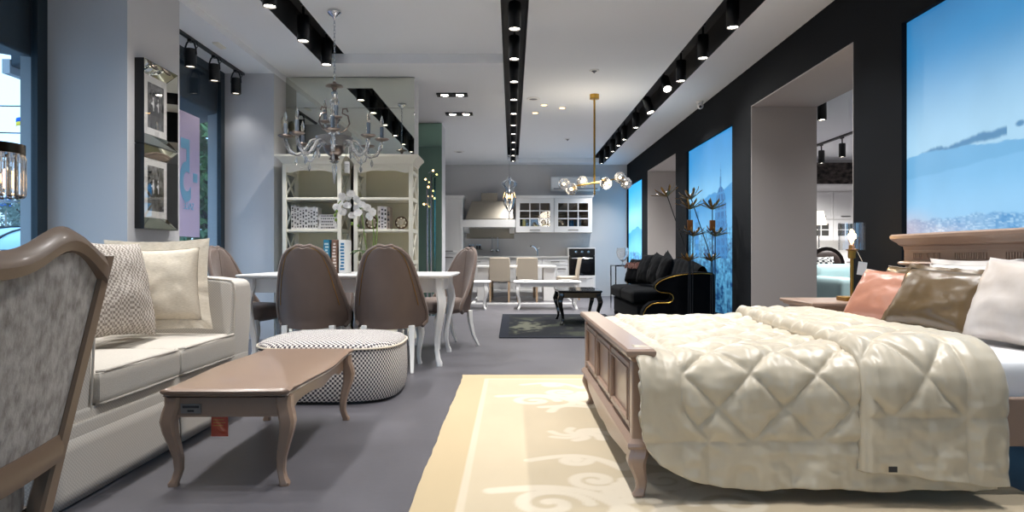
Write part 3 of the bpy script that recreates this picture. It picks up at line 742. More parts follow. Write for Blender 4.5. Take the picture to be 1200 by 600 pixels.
# ------------------------------------------------------------------ cream sofa along the windows
t = thing('sofa', 'cream skirted two-seat sofa with rectangular arms under the framed pictures', 'sofa', (-2.12, 3.36, 0))
hx = .5; y0, y1 = -.95, .95        # local x: back -.48 .. front +.48
obj('base', rbox(-.46, .47, y0+.02, y1-.02, .24, .345, .02, n=8), M['sofa'], t)
obj('deck_band', rbox(-.46, .482, y0+.01, y1-.01, .235, .30, .012, n=8), M['sofa'], t)
sk = MB()
def skirt(a, b, fx):     # straight panel with a slight flare
    sk.grid(lambda u, v: (lambda p, q: (p[0]+(q[0])*.012*(1-v), p[1]+(q[1])*.012*(1-v), .012+.235*v))((a[0]+(b[0]-a[0])*u, a[1]+(b[1]-a[1])*u), fx), 14, 6)
for a, b in ((y0, y0+.02), ): pass
skirt((.482,y0+.012),(.482,-.012),(1,0)); skirt((.482,.012),(.482,y1-.012),(1,0)); skirt((-.46,y0),(.47,y0),(0,-1)); skirt((-.46,y1),(.47,y1),(0,1))
obj('skirt', sk, M['sofa'], t, solid=.008)
pl = MB()                # box pleats at the corners and the middle
for yy in (y0+.004, 0, y1-.004):
    pl.grid(lambda u, v: (.470+.004*sin(u*pi), yy-.02+.04*u, .012+.23*v), 4, 4)
obj('pleat_inserts', pl, M['sofa'], t)
for s in (-1, 1):
    a = MB()
    def armf(u, v):
        return None
    poly = [(-.46,.29),(.46,.29),(.472,.5),(.478,.70),(.472,.76),(.45,.785),(.3,.80),(-.46,.83)]
    ym = s*.81
    a.prism(poly, 'y', ym-.135, ym+.135)
    obj('arm', a, M['sofa'], t, bevel=.028)
    obj('arm_piping', MB().tube([(p[0]+.004,ym-s*.128,p[1]) for p in poly[1:7]], .005, 6), M['cushion'], t)
obj('back', MB().prism([(-.48,.24),(-.2,.24),(-.24,.6),(-.29,.84),(-.36,.87),(-.46,.85)], 'y', y0+.02, y1-.02), M['sofa'], t, bevel=.03)
for s in (-1, 1):
    c_ = rbox(-.26, .50, s*.335-.335, s*.335+.335, .335, .475, .035, puff=.022); obj('seat_cushion', c_, M['cushion'], t)
    for z in (.345, .472):
        obj('cushion_piping', MB().tube([(.47,s*.335-.32,z),(.492,s*.335-.3,z),(.498,s*.335,z+(.004 if z > .4 else 0)),(.492,s*.335+.3,z),(.47,s*.335+.32,z)], .006, 6), M['cushion'], t)
    b_ = rbox(-.09, .09, -.32, .32, 0, .46, .06, puff=.01); b_.xf(Matrix.Translation((-.19, s*.335, .49)) @ Matrix.Rotation(-.18, 4, 'Y')); obj('back_cushion', b_, M['cushion'], t)
cushion('throw_pillow', 'houndstooth throw pillow leaning on the cream sofa back', 'pillow', M['houndlight'], .52, .50, .17, (-1.94, 3.36, .525), radians(78), .26, roll=.05, seed=3)
cushion('throw_pillow', 'square ivory flanged pillow standing against the sofa arm', 'pillow', M['pillow'], .42, .42, .17, (-1.93, 3.74, .565), radians(24), .24, roll=-.03, flange=.055, seed=9)

# ------------------------------------------------------------------ taupe coffee table
t = thing('coffee_table', 'taupe coffee table with curved edges and slim S-shaped legs beside the sofa', 'coffee table', (-1.155, 3.32, 0), radians(1))
def outline(hx, hy, b):
    R = []
    segs = [((-hx,-hy),(hx,-hy),0),((hx,-hy),(hx,hy),1),((hx,hy),(-hx,hy),0),((-hx,hy),(-hx,-hy),1)]
    for (ax, ay), (bx_, by_), k in segs:
        n = 26
        L = Vector((bx_-ax, by_-ay)); nrm = Vector((L.y, -L.x)).normalized()
        for i in range(n):
            u = i/n; o = 0
            e = min(u, 1-u)
            if k: o = b*(.5-.5*cos(2*pi*max(0, min(1, (u-.12)/.76)))) - .012*exp(-((e-.07)/.03)**2)
            else: o = b*.25*(.5-.5*cos(2*pi*u))
            p = Vector((ax, ay)) + L*u + nrm*o
            R.append((p.x, p.y))
    return R
hx, hy = .255, .60
obj('top', slab_profile(outline(hx, hy, .022), [(.02,.365),(.008,.37),(.012,.376),(.0,.383),(-.002,.391),(.006,.397),(.014,.40)]), M['taupe'], t, ang=50)
ap = MB()
ap.box(-.215,.215,-.57,-.55,.285,.366).box(-.215,.215,.55,.57,.285,.366)
for s in (-1, 1):
    pts = []
    for i in range(33):
        u = i/32; yy = -.53+1.06*u; bul = s*(.215+.020*(.5-.5*cos(2*pi*u)))
        zb = .285 - .018*exp(-((min(u,1-u)-.1)/.05)**2) + .028*sin(pi*u)**.7 - .02*exp(-((u-.5)/.12)**2)
        pts.append([(bul-s*.018, yy, zb),(bul, yy, zb),(bul, yy, .366),(bul-s*.018, yy, .366)])
    ap.loft(pts)
obj('apron', ap, M['taupe'], t, bevel=.003)
obj('apron_moulding', MB().box(-.2,.2,-.574,-.568,.283,.29).box(-.2,.2,.568,.574,.283,.29), M['taupe'], t, smooth=False)
for sx in (-1, 1):
    for sy in (-1, 1):
        l = MB(); cabriole(l, sx*.222, sy*.552, .366, sx, sy*.6, .031, 1.1); obj('leg', l, M['taupe'], t)
plq = obj('brand_plate', MB().box(-.185,-.105,-.577,-.57,.298,.335), mat('plate_silver', '#8f8c87', .3, metal=.7), t, smooth=False)
obj('plate_lettering', MB().box(-.178,-.112,-.5778,-.5765,.319,.329).box(-.158,-.132,-.5778,-.5765,.304,.312), M['ink'], plq, smooth=False)
t = thing('price_tag', 'orange price tag in a clear sleeve hanging under the taupe coffee table', 'price tag', (-1.22, 2.85, .165))
om = mat('tag_orange', '#ea5730', .5)
obj('card', MB().box(-.035,.035,-.001,.001,.012,.115), om, t, smooth=False)
obj('print_lines', MB().box(-.027,.027,-.0018,-.001,.102,.108).box(-.027,.018,-.0018,-.001,.08,.083).box(-.027,.024,-.0018,-.001,.068,.071).box(-.027,.014,-.0018,-.001,.056,.059), mat('tag_print', '#e8a23a', .6), t, smooth=False)
obj('sleeve', MB().box(-.042,.045,-.0035,-.0025,0,.122), M['clear'], t, smooth=False)
obj('string', MB().tube([(0,0,.114),(0,.004,.16),(0,.008,.20)], .0012, 5), M['paper'], t)

# ------------------------------------------------------------------ houndstooth pouf
t = thing('pouf', 'rounded black and white houndstooth pouf behind the taupe coffee table', 'pouf', (-1.21, 4.68, 0))
def sup(a, hx, hy, p=3.2):
    c_, s_ = cos(a), sin(a); return (hx*math.copysign(abs(c_)**(2/p), c_), hy*math.copysign(abs(s_)**(2/p), s_))
def ringz(k, z, n=64): return [(*[q*k for q in sup(2*pi*i/n, .47, .44)], z) for i in range(n)]
obj('body', MB().loft([ringz(.97,.02), ringz(1.0,.06), ringz(1.01,.17), ringz(1.0,.32), ringz(.985,.345)]), M['hound'], t)
obj('lid', MB().loft([ringz(.99,.345), ringz(.98,.36), ringz(.94,.375), ringz(.8,.39), ringz(.5,.402), ringz(.1,.406)]), M['houndtop'], t)
obj('piping', MB().tube([(p[0],p[1],.347) for p in ringz(1.003,0)], .007, 6, True), M['pillow'], t)
obj('base', MB().loft([ringz(.92,0), ringz(.92,.03)]), M['black'], t)

# ------------------------------------------------------------------ dining table and chairs
t = thing('dining_table', 'white dining table with S-shaped legs ringed by brown velvet chairs', 'dining table', (-1.41, 6.2, 0))
top = [(-.90,-.50),(-.86,-.53),(.86,-.53),(.90,-.50),(.90,.50),(.86,.53),(-.86,.53),(-.90,.50)]
obj('top', slab_profile(top, [(.03,.742),(.012,.747),(.016,.752),(0,.758),(0,.768),(.008,.775)]), M['white'], t)
ap = MB()
for s in (-1, 1): ap.box(-.78,.78,s*.41-.012,s*.41+.012,.62,.745).box(s*.78-.012,s*.78+.012,-.41,.41,.62,.745)
obj('apron', ap, M['white'], t, bevel=.004)
for sx in (-1, 1):
    for sy in (-1, 1):
        l = MB(); cabriole(l, sx*.795, sy*.43, .745, sx, sy, .038, 1.3); obj('leg', l, M['white'], t)

def make_chair():
    t = thing('dining_chair', '', 'chair', group='brown dining chairs')
    st = rbox(-.245, .245, -.20, .27, .35, .49, .05, puff=.018); st.v = [(x*(.62+.38*sst1((y+.2)/.30)), y, z) for x, y, z in st.v]; obj('seat', st, M['velvet'], t)
    def W(z):
        k = [(.355,.255),(.385,.285),(.44,.292),(.5,.286),(.62,.262),(.74,.234),(.85,.203),(.93,.168),(.98,.118),(1.004,.05)]
        for (a, b), (c, d) in zip(k, k[1:]):
            if z <= c: return b+(d-b)*(z-a)/(c-a)
        return k[-1][1]
    def shell(off, th):
        def f(u, v):
            a = 2*u-1; z = .355 + .655*(1-(1-v)**1.35) if v > 0 else .355
            ww = W(min(z, 1.003)); x = a*ww
            z2 = z - .012*exp(-(x/.03)**2)*max(0,(z-.9)/.1)
            lift = -.03*(1-abs(a)**2)*(1-v)*.3
            y = -.235 - .13*max(0, z-.42) + (.09+.13*(1-v)**2)*(x/.27)**2 + off*(1-.75*abs(a)**3)*(1 if v < .95 else .6)
            return (x, y, z2+lift)
        return f
    obj('back_outer', MB().grid(shell(-.035, 0), 26, 40), M['velvetback'], t)
    obj('back_inner', MB().grid(shell(.045, 0), 26, 40), M['velvet'], t)
    # rolled rim that joins both shells, with a row of brass nails just behind it
    fo, fi = shell(-.035, 0), shell(.045, 0)
    def rimp(s, v): a, b = Vector(fo(s, v)), Vector(fi(s, v)); return (a+b)/2
    pts = [rimp(0, v/24) for v in range(25)] + [rimp(k/10, 1) for k in range(1, 10)] + [rimp(1, 1-v/24) for v in range(25)]
    obj('rim', MB().tube(pts, .020, 8), M['velvet'], t)
    nl = [Vector(fo(.07, v/24)) for v in range(5, 24)] + [Vector(fo(k/12, .955)) for k in range(1, 12)] + [Vector(fo(.93, 1-v/24)) for v in range(1, 20)]
    obj('nail_trim', MB().tube([p+Vector((0,-.004,0)) for p in nl], .0026, 5), M['brass'], t)
    obj('tuft_seam', MB().tube([Vector(fi(.5, v/20))+Vector((0,.001,0)) for v in range(4, 20)], .003, 5), M['velvetback'], t)
    for s in (-1, 1):
        l = MB(); cabriole(l, s*.205, .215, .37, s*.6, .8, .03, .9); obj('front_leg', l, M['whitewood'], t)
        l = MB().loft([[(s*(.19+.012*k)+a*h, -.17-.055*k**1.5+b*h, z) for a, b in ((-1,-1),(1,-1),(1,1),(-1,1))] for z, h, k in ((.37,.024,0),(.25,.02,.3),(.12,.016,.8),(0,.013,1.5))])
        obj('rear_leg', l, M['whitewood'], t, bevel=.004)
    return t
ch = make_chair(); ch.location = (-1.64, 5.68, 0); ch['label'] = 'brown velvet dining chair with its back turned, nearer the sofa arm'
dup(ch, (-1.0, 5.68, 0), 0, 'brown velvet dining chair with its back turned, right above the houndstooth pouf')
dup(ch, (-1.91, 6.89, 0), pi, 'brown velvet dining chair across the white table in front of the first bookcase')
dup(ch, (-1.29, 6.82, 0), pi, 'brown velvet dining chair across the white table in front of the second bookcase')
dup(ch, (-2.44, 6.25, 0), -pi/2-.15, 'brown velvet dining chair at the table end by the bay window')
dup(ch, (-.69, 7.09, 0), radians(128), 'brown velvet dining chair angled at the table corner towards the kitchen')

# on the table: three tall printed books, orchid, small blue cup
bk = [(-1.655,.055,'#2f86a8','#cfe3e6','blue and white'),(-1.585,.05,'#7d5b49','#e2d6cc','brown'),(-1.515,.06,'#e3e1dd','#2a6f9a','white and blue patterned')]
for i, (x, w_, a, b, l) in enumerate(bk):
    t = thing('printed_book', 'tall %s book standing upright on the white dining table' % l, 'book', (x, 6.2, .775), 0, 'tall books on the dining table')
    obj('cover', MB().box(-w_/2,w_/2,-.11,.11,0,.30), mat('book_cover_'+a[1:], a, .5), t, bevel=.002)
    f = MB()
    rnd = random.Random(i+4)
    for k in range(9): 
        z = .03+k*.028; f.box(-w_*.36*rnd.uniform(.5,1), w_*.36*rnd.uniform(.5,1), -.1125,-.1105, z, z+.017)
    obj('spine_print', f, mat('book_print_'+b[1:], b, .5), t, smooth=False)
t = thing('potted_orchid', 'white flowering orchid in a glass pot on the white dining table', 'orchid', (-1.32, 6.38, .775))
obj('pot', MB().lathe([(.05,0),(.06,.01),(.075,.14),(.078,.15),(.07,.15),(.055,.02),(.001,.018)], n=24), mat('pot_white', '#d9dcdc', .25), t)
obj('soil', MB().lathe([(.068,.135),(.001,.142)], n=16, cap=False), mat('orchid_bark', '#4b3a2b', .95), t)
gm = mat('orchid_green', '#6f8a36', .5)
stems = [[(-.02,0,.13),(-.06,0,.35),(-.08,-.01,.55),(-.13,-.03,.70),(-.22,-.05,.72),(-.29,-.06,.64),(-.31,-.06,.55)],[(.02,0,.13),(.03,0,.35),(.01,.01,.52),(-.04,.02,.61),(-.12,.02,.60),(-.17,.02,.5)],[(.03,-.01,.13),(.06,-.02,.32),(.07,-.03,.5),(.03,-.05,.58)]]
for s in stems: obj('stem', MB().tube(s, .005, 6), gm, t)
for k in range(5):
    a = k*1.3; lf = MB().grid(lambda u, v: ((.02+.2*u)*cos(a)-sin(a)*(v-.5)*.07*sin(pi*u**.7), (.02+.2*u)*sin(a)+cos(a)*(v-.5)*.07*sin(pi*u**.7), .15+.10*sin(u*2.2)-.06*u), 9, 4); obj('leaf', lf, M['leaf'], t, solid=.004)
rnd = random.Random(5)
for (x, y, z) in ((-.30,-.07,.60),(-.25,-.08,.70),(-.27,-.03,.66),(-.17,-.07,.73),(-.21,-.02,.70),(-.20,-.08,.62),(-.12,-.04,.68),(-.13,0,.60),(-.17,.0,.53),(-.08,-.02,.63),(-.02,-.07,.60),(.03,-.08,.56),(.0,-.06,.52),(-.24,-.1,.56),(-.10,-.07,.55)):
    R = Matrix.Rotation(rnd.uniform(-.7,.7), 3, 'Z') @ Matrix.Rotation(rnd.uniform(-.5,.4), 3, 'X') @ Matrix.Rotation(rnd.uniform(0,1), 3, 'Y')
    f = MB()
    for j in range(5):
        a = j*2*pi/5+pi/2; ln = .042 if j in (1, 4) else .036; wd = .034 if j in (1, 4) else .022
        g_ = MB().grid(lambda u, v: (ln*u*cos(a)-sin(a)*(v-.5)*wd*2*sin(pi*min(1,.12+u*.88))**.7, -.008*sin(pi*u), ln*u*sin(a)+cos(a)*(v-.5)*wd*2*sin(pi*min(1,.12+u*.88))**.7), 6, 5)
        f.join(g_)
    f.ball((0,-.006,-.004), .007, 8, 6)
    f.v = [tuple(Vector((x,y,z)) + R @ Vector(p)) for p in f.v]
    obj('blossom', f, M['petal'], t)
for (x, y, z) in ((-.32,-.06,.53),(-.31,-.06,.49),(-.18,.02,.46),(-.12,.02,.44),(-.3,-.07,.57)): obj('bud', MB().ball((x,y,z), .013, 8, 6, (1,1,1.3)), gm, t)
t = thing('table_ornament', 'small blue glass cup on the dining table beside the orchid', 'cup', (-1.17, 6.5, .775))
obj('bowl', MB().lathe([(.03,0),(.035,.005),(.012,.03),(.012,.14),(.03,.16),(.045,.2),(.048,.25),(.043,.25),(.028,.17),(.001,.165)], n=18), mat('blue_glass', '#1e6f9e', .15, coat=.5), t)

# ------------------------------------------------------------------ cream bookcases
def make_bookcase():
    """local: centre of the front foot line, front at y=0, depth .46"""
    t = thing('bookcase', '', 'bookcase', group='cream bookcases')
    W, Dp, H = .325, .46, 2.04; p = .045
    posts = []
    for sx in (-1, 1):
        for ya in (0, Dp-.04):
            obj('corner_post', MB().box(sx*W-(p if sx > 0 else 0), sx*W+(p if sx < 0 else 0), ya, ya+.04, .0, 1.94), M['cream'], t, bevel=.004)
        sd = MB(); xm = sx*(W-.02)
        for z in (.10, .50, .86, 1.21, 1.56, 1.86): sd.box(xm-.012, xm+.012, .04, Dp-.04, z-.022, z+.022)
        for z0, z1 in ((.12,.48),(.52,.84),(.88,1.19),(1.23,1.54),(1.58,1.84)):
            for a, b in ((z0, z1), (z1, z0)):
                def fs(u): return (b-a)*u+a
                sd.loft([[(xm-.008, .05+(Dp-.1)*u, fs(u)-.016),(xm+.008, .05+(Dp-.1)*u, fs(u)-.016),(xm+.008, .05+(Dp-.1)*u, fs(u)+.016),(xm-.008, .05+(Dp-.1)*u, fs(u)+.016)] for u in (0, 1)])
        obj('side_lattice', sd, M['cream'], t, bevel=.002)
    obj('back_panel', MB().box(-W+.03, W-.03, Dp-.02, Dp-.005, .08, 1.93), M['creamback'], t, smooth=False)
    for z in (.12, .50, .86, 1.21, 1.56): obj('shelf', MB().box(-W+.012, W-.012, .012, Dp-.02, z-.014, z+.014), M['cream'], t, bevel=.005)
    # scalloped valance
    up = 1.95; poly = [(-W+p, up)]
    for i in range(41):
        u = i/40; e = min(u, 1-u)*2
        z = 1.852 + .026*sst1(e) - .010*exp(-((e-1)/.16)**2) - .009*sin(e*9)*(1-e)
        poly.append((-W+p+(2*W-2*p)*u, z))
    poly.append((W-p, up))
    obj('valance', MB().prism(poly, 'y', .006, .03), M['cream'], t)
    mo = MB()
    for k, s in enumerate((-1, 1)):
        mo.tube([(s*(.02+.11*u), .003, 1.905+.010*sin(u*6.3)) for u in [i/10 for i in range(11)]], .006, 5)
    obj('carved_swag', mo, M['cream'], t)
    cr = [(0,1.93),(.0,1.945),(.01,1.955),(.016,1.972),(.042,2.0),(.058,2.012),(.064,2.02),(.064,2.04)]
    rings = [[(-W-o, -o, z),(W+o, -o, z),(W+o, Dp, z),(-W-o, Dp, z)] for o, z in cr]
    obj('crown', MB().loft(rings), M['cream'], t, ang=25)
    obj('plinth', MB().prism([(-W,.02),(-W+.06,.0),(-W+.12,.05),(W-.12,.05),(W-.06,0),(W,.02),(W,.11),(-W,.11)], 'y', -.012, .03).box(-W-.004,-W+.03,0,Dp,.0,.11).box(W-.03,W+.004,0,Dp,0,.11), M['cream'], t, bevel=.003)
    return t
b1 = make_bookcase(); b1.location = (-2.20, 7.50, 0); b1['label'] = 'cream open bookcase with lattice sides holding the row of white books'
b2 = dup(b1, (-1.415, 7.50, 0), 0, 'cream open bookcase with lattice sides holding two round ornaments')
# books: a row and a stack in the first case, three between ornaments in the second
rnd = random.Random(12)
def book(x, y, z, w_, h_, d_, lab, grp, flat=False, c='#dcd8d4'):
    t = thing('book', lab, 'book', (x, y, z), 0, grp)
    if 'book_'+c not in M: M['book_'+c] = mat('book_jacket', c, .6)
    if flat: obj('cover', MB().box(-w_/2,w_/2,-d_/2,d_/2,0,h_), M['book_'+c], t, bevel=.002)
    else: obj('cover', MB().box(-w_/2,w_/2,-d_/2,d_/2,0,h_), M['book_'+c], t, bevel=.002)
    f = MB(); yy = -d_/2
    if flat:
        xx = -w_*.36
        while xx < w_*.3:
            l = rnd.uniform(.008,.02); f.box(xx, xx+l, yy-.0012, yy-.0002, h_*.3, h_*.72); xx += l+rnd.uniform(.004,.01)
    else:
        z_ = h_*.08
        while z_ < h_*.85:
            l = rnd.uniform(.008,.03); f.box(-w_*.32*rnd.uniform(.4,1), w_*.32, yy-.0012, yy-.0002, z_, z_+l); z_ += l+rnd.uniform(.006,.035)
    obj('spine_lettering', f, M['ink'], t, smooth=False)
x = -2.45
for i in range(10):
    w_ = rnd.uniform(.024,.030); h_ = .265 if i < 2 else rnd.uniform(.235,.255)
    book(x+w_/2, 7.66, 1.226, w_, h_, .17, 'white book standing in the upright row, %s from the lattice side' % ordn[i], 'upright books in the first bookcase', c=('#dcd8d4','#d3cfcc','#e2dfdb')[i % 3]); x += w_+.0015
z = 1.226
for i in range(5):
    h_ = (.036,.03,.034,.03,.03)[i]
    book(-2.045, 7.66, z, .215-.012*(i % 3), h_, .16, 'white book lying in the flat stack, %s from the shelf up' % ordn[i], 'stacked books in the first bookcase', True, ('#cfcac8','#dcd8d4')[i % 2]); z += h_+.001
x = -1.475
for i in range(4):
    book(x, 7.66, 1.226, .033, .26-.004*i, .18, 'pale patterned book between the round ornaments, %s from the lattice ball' % ordn[i], 'books between the ornaments', c=('#d6d0cc','#cdc8cc','#dad6d4','#8e7f74')[i]); x += .0345
M['ornament'] = mat('ornament_bronze', '#5d4a38', .4, metal=.6)
for x, l in ((-1.565, 'on the open side of the patterned books'), (-1.235, 'next to the second bookcase lattice side')):
    t = thing('round_ornament', 'round bronze filigree ornament ' + l, 'ornament', (x, 7.62, 1.226), 0, 'round ornaments')
    obj('outer_ring', MB().tube([(.062*cos(a), 0, .075+.062*sin(a)) for a in [2*pi*k/24 for k in range(24)]], .011, 8, True), M['ornament'], t)
    obj('filigree', MB().ball((0,0,.075), .036, 10, 8, (1,.5,1)).tube([(.045*cos(a),0,.075+.045*sin(a)) for a in [2*pi*k/16 for k in range(16)]], .006, 6, True), mat('ornament_silver', '#b6aa98', .4, metal=.5), t)
    for k in range(8): a = k*pi/4; obj('bead', MB().ball((.05*cos(a),-.008,.075+.05*sin(a)), .009, 8, 6), M['cream'], t)
    obj('foot', MB().box(-.03,.03,-.02,.02,0,.014), M['ornament'], t, bevel=.003)

# ------------------------------------------------------------------ crystal chandelier
t = thing('crystal_chandelier', 'crystal chandelier with candle arms hanging above the white dining table', 'chandelier', (-1.60, 6.15, 1.70))
obj('canopy', MB().lathe([(.0,1.44),(.06,1.44),(.062,1.42),(.045,1.40),(.02,1.385),(.008,1.36)], n=20), M['chrome'], t)
chn = MB()
for k in range(17):
    zc = 1.345-k*.032
    rg_ = [((.008*cos(a) if k % 2 else 0), (0 if k % 2 else .008*cos(a)), zc+.021*sin(a)) for a in [2*pi*j/10 for j in range(10)]]
    chn.tube(rg_, .0028, 5, True)
obj('chain', chn, M['chrome'], t)
obj('upper_crown', MB().lathe([(.012,.80),(.02,.78),(.075,.765),(.08,.755),(.03,.745),(.015,.72)], n=20), M['darksilver'], t)
obj('glass_column', MB().lathe([(.012,.72),(.03,.70),(.018,.66),(.045,.62),(.028,.57),(.03,.5),(.055,.46),(.03,.42),(.04,.36),(.065,.30),(.05,.24)], n=16), M['crystal'], t)
obj('bowl', MB().lathe([(.05,.24),(.085,.235),(.095,.21),(.085,.17),(.06,.14),(.03,.125),(.05,.10),(.02,.085)], n=24), M['darksilver'], t)
obj('glass_dish', MB().lathe([(.05,.25),(.12,.29),(.165,.30),(.16,.27),(.11,.22),(.06,.2)], n=24), M['crystal'], t)
obj('drop_finial', MB().lathe([(.02,.085),(.045,.08),(.012,.06),(.022,.03),(.018,0),(.012,-.06),(.003,-.12)], n=12), M['crystal'], t)
for k in range(4):
    a = k*pi/2+.4
    obj('scroll', MB().tube([(cos(a)*r, sin(a)*r, z) for r, z in ((.04,.34),(.10,.37),(.135,.43),(.12,.50),(.07,.52),(.075,.56),(.11,.565),(.12,.535))], .008, 6), M['darksilver'], t)
sl = mat('candle_sleeve', '#8d97a2', .25, metal=.6); bl = glass('bulb_glass', '#fff6ea', .15)
for k in range(8):
    a = k*pi/4+.22; up_ = .0 if k % 2 else .02; R = .42
    pr = [(.07,.21),(.14,.25),(.20,.235),(.25,.16),(.31,.115),(.37,.13),(.405,.19),(.42,.255)]
    # smooth polyline
    pts = []
    for i in range(len(pr)-1):
        for q in range(3):
            u = q/3; p0, p1, p2, p3 = pr[max(i-1,0)], pr[i], pr[i+1], pr[min(i+2,len(pr)-1)]
            pts.append(tuple(.5*((2*p1[d])+(-p0[d]+p2[d])*u+(2*p0[d]-5*p1[d]+4*p2[d]-p3[d])*u*u+(-p0[d]+3*p1[d]-3*p2[d]+p3[d])*u**3) for d in (0, 1)))
    pts.append(pr[-1])
    rr = [.014+.005*(i % 3 == 0) for i in range(len(pts))]
    ar = obj('arm', MB().tube([(cos(a)*r, sin(a)*r, z+up_) for r, z in pts], rr, 8), M['crystal'], t)
    c0 = (cos(a)*R, sin(a)*R, .255+up_)
    obj('bobeche', MB().lathe([(.015,0),(.05,.008),(.068,.02),(.066,.026),(.04,.02),(.02,.03)], c0, 18), M['darksilver'], ar)
    obj('candle_sleeve', MB().lathe([(.017,.03),(.017,.13),(.01,.135)], c0, 12), sl, ar)
    obj('bulb', MB().lathe([(.008,.13),(.015,.15),(.017,.17),(.011,.205),(.003,.235)], c0, 12), bl, ar)
    for j in range(2):
        r2 = (.2,.33)[j]; z2 = (.20,.09)[j]
        obj('crystal_drop', MB().lathe([(.002,0),(.012,-.03),(.014,-.05),(.002,-.075)], (cos(a)*r2, sin(a)*r2, z2+up_), 6), M['crystal'], ar, smooth=False)
for k in range(2):
    a = 2.5 + k*2.6; c0 = (cos(a)*.13, sin(a)*.13, .44)
    ar = obj('upper_arm', MB().tube([(cos(a)*.03, sin(a)*.03, .36),(cos(a)*.1, sin(a)*.1, .36),c0], .011, 8), M['crystal'], t)
    obj('bobeche', MB().lathe([(.015,0),(.045,.008),(.055,.02),(.02,.03)], c0, 16), M['darksilver'], ar)
    obj('candle_sleeve', MB().lathe([(.017,.03),(.017,.12),(.01,.125)], c0, 12), sl, ar); obj('bulb', MB().lathe([(.008,.12),(.015,.14),(.017,.16),(.011,.195),(.003,.225)], c0, 12), bl, ar)
t = thing('price_tag', 'white price tag hanging from the crystal chandelier', 'price tag', (-1.45, 6.0, 1.66))
obj('card', MB().box(-.024,.024,-.001,.001,0,.10), M['paper'], t, smooth=False); obj('string', MB().tube([(0,0,.10),(0,.06,.2),(0,.08,.27)], .0012, 5), M['paper'], t)
obj('print_lines', MB().box(-.016,.016,-.0018,-.001,.07,.075).box(-.016,.01,-.0018,-.001,.055,.058), M['ink'], t, smooth=False)
# added chrome pipe lamp imitating sparkles reflected in the mirror column
t = thing('floor_lamp', 'added chrome pipe lamp standing in for sparkles reflected in the mirror column', 'floor lamp', (-1.29, 10.55, 0))
obj('base', MB().lathe([(.12,0),(.12,.015),(.03,.03)], n=20), M['chrome'], t)
for k in range(3):
    a = k*2.1; r = .04
    obj('pipe', MB().tube([(r*cos(a),r*sin(a),.02),(r*cos(a),r*sin(a),2.2-.12*k)], .014, 8), M['chrome'], t)
for k in range(5):
    a = k*2.4; z = 2.25-.13*k; rr = .07
    obj('branch', MB().tube([(0,0,z-.04),(rr*cos(a),rr*sin(a),z)], .006, 6), M['chrome'], t); obj('bulb', MB().ball((rr*cos(a),rr*sin(a),z), .015, 10, 8), M['warm'], t)
# ------------------------------------------------------------------ rugs
t = thing('area_rug', 'large cream rug with pale scroll ornament under the bed', 'rug', (.9, 3.1, 0))
rx0, rx1, ry0, ry1 = -1.275, 1.09, -2.6, 2.18
nu, nv = 230, 420
def rugf(u, v):
    y = ry0+(ry1-ry0)*v; x = rx0+(rx1-rx0)*u
    if u == 0: x += .010*noise.noise(Vector((y*2.5, 3, 0)))+.006*noise.noise(Vector((y*9, 1, 0)))
    return (x, y, .012)
mb = MB().grid(rugf, nu, nv)
P = np.array(mb.v); X, Y = P[:,0], P[:,1]
base = nlin('#c0b197'); light = nlin('#d6cbb8'); dark = nlin('#b8a481')
n = fbm2((X-rx0)/(rx1-rx0), (Y-ry0)/(ry1-ry0), 8, 31)
c = base[None]*(1+.10*n)[:,None]
edge = np.minimum(X-rx0, ry1-Y)
c = mixc(c, dark[None], ((edge < .17))*.75)
c = mixc(c, light[None], ((edge > .17) & (edge < .20))*.35)
# mirrored scroll ornament, repeated down the rug
dist = np.full(len(X), 9.0)
def scroll(cx, cy, r, turns, a0, sgn, wd=1):
    global dist
    for k in range(46):
        u = k/45; a = a0+sgn*turns*2*pi*u; rr = r*(1-.86*u); px, py = cx+rr*cos(a), cy+rr*sin(a)
        dist = np.minimum(dist, np.hypot(X-px, Y-py)/wd)
def arc(p, q, b, wd=1):
    global dist
    p, q = Vector(p), Vector(q); nn = Vector((-(q-p).y, (q-p).x))
    for k in range(50):
        u = k/49; c_ = p+(q-p)*u + nn*b*sin(pi*u); dist = np.minimum(dist, np.hypot(X-c_.x, Y-c_.y)/wd)
for cy in (-.45, 1.35):
    for s in (-1, 1):
        cx = -.42
        scroll(cx+s*.14, cy+.15, .12, 1.4, pi if s > 0 else 0, s); scroll(cx+s*.34, cy-.12, .15, 1.3, 0 if s < 0 else pi, -s)
        arc((cx+s*.04, cy-.22), (cx+s*.56, cy+.02), s*.25, 1.2); arc((cx, cy+.3), (cx+s*.40, cy+.42), s*.3); arc((cx+s*.1, cy-.02), (cx+s*.3, cy-.3), -s*.3)
        scroll(cx+s*.2, cy+.42, .07, 1.1, 0 if s < 0 else pi, s); arc((cx, cy-.3), (cx+s*.25, cy-.42), s*.35)
    for k in range(6): arc((-.42, cy), (-.42+.1*cos(k*pi/3), cy+.1*sin(k*pi/3)), .25, 1.3)
for cy in (.42, -1.5):
    for k in range(5):
        for s in (-1, 1):
            arc((-.28+.03*k, cy+s*.05*k), (.55, cy+s*(.10+.13*k)), s*(.25-.03*k), 1.5)
    for k in range(7): arc((-.55, cy), (-.55+.16*cos(k*.9), cy+.12*sin(k*.9)), .3)
band = sst(.034, .016, dist+.012*n)
c = mixc(c, light[None], band*.75)
o = obj('pile', mb, M['rugpile'], t, smooth=False); paint(o, c)
obj('backing', MB().box(rx0+.004, rx1-.004, ry0, ry1-.004, .001, .0115), M['pillow'], t, smooth=False)
t = thing('area_rug', 'dark charcoal patterned rug under the black coffee table', 'rug', (.66, 9.25, 0))
mb = MB().grid(lambda u, v: (-.81+1.62*u, -1.55+3.1*v, .012), 150, 220); P = np.array(mb.v); X, Y = P[:,0], P[:,1]
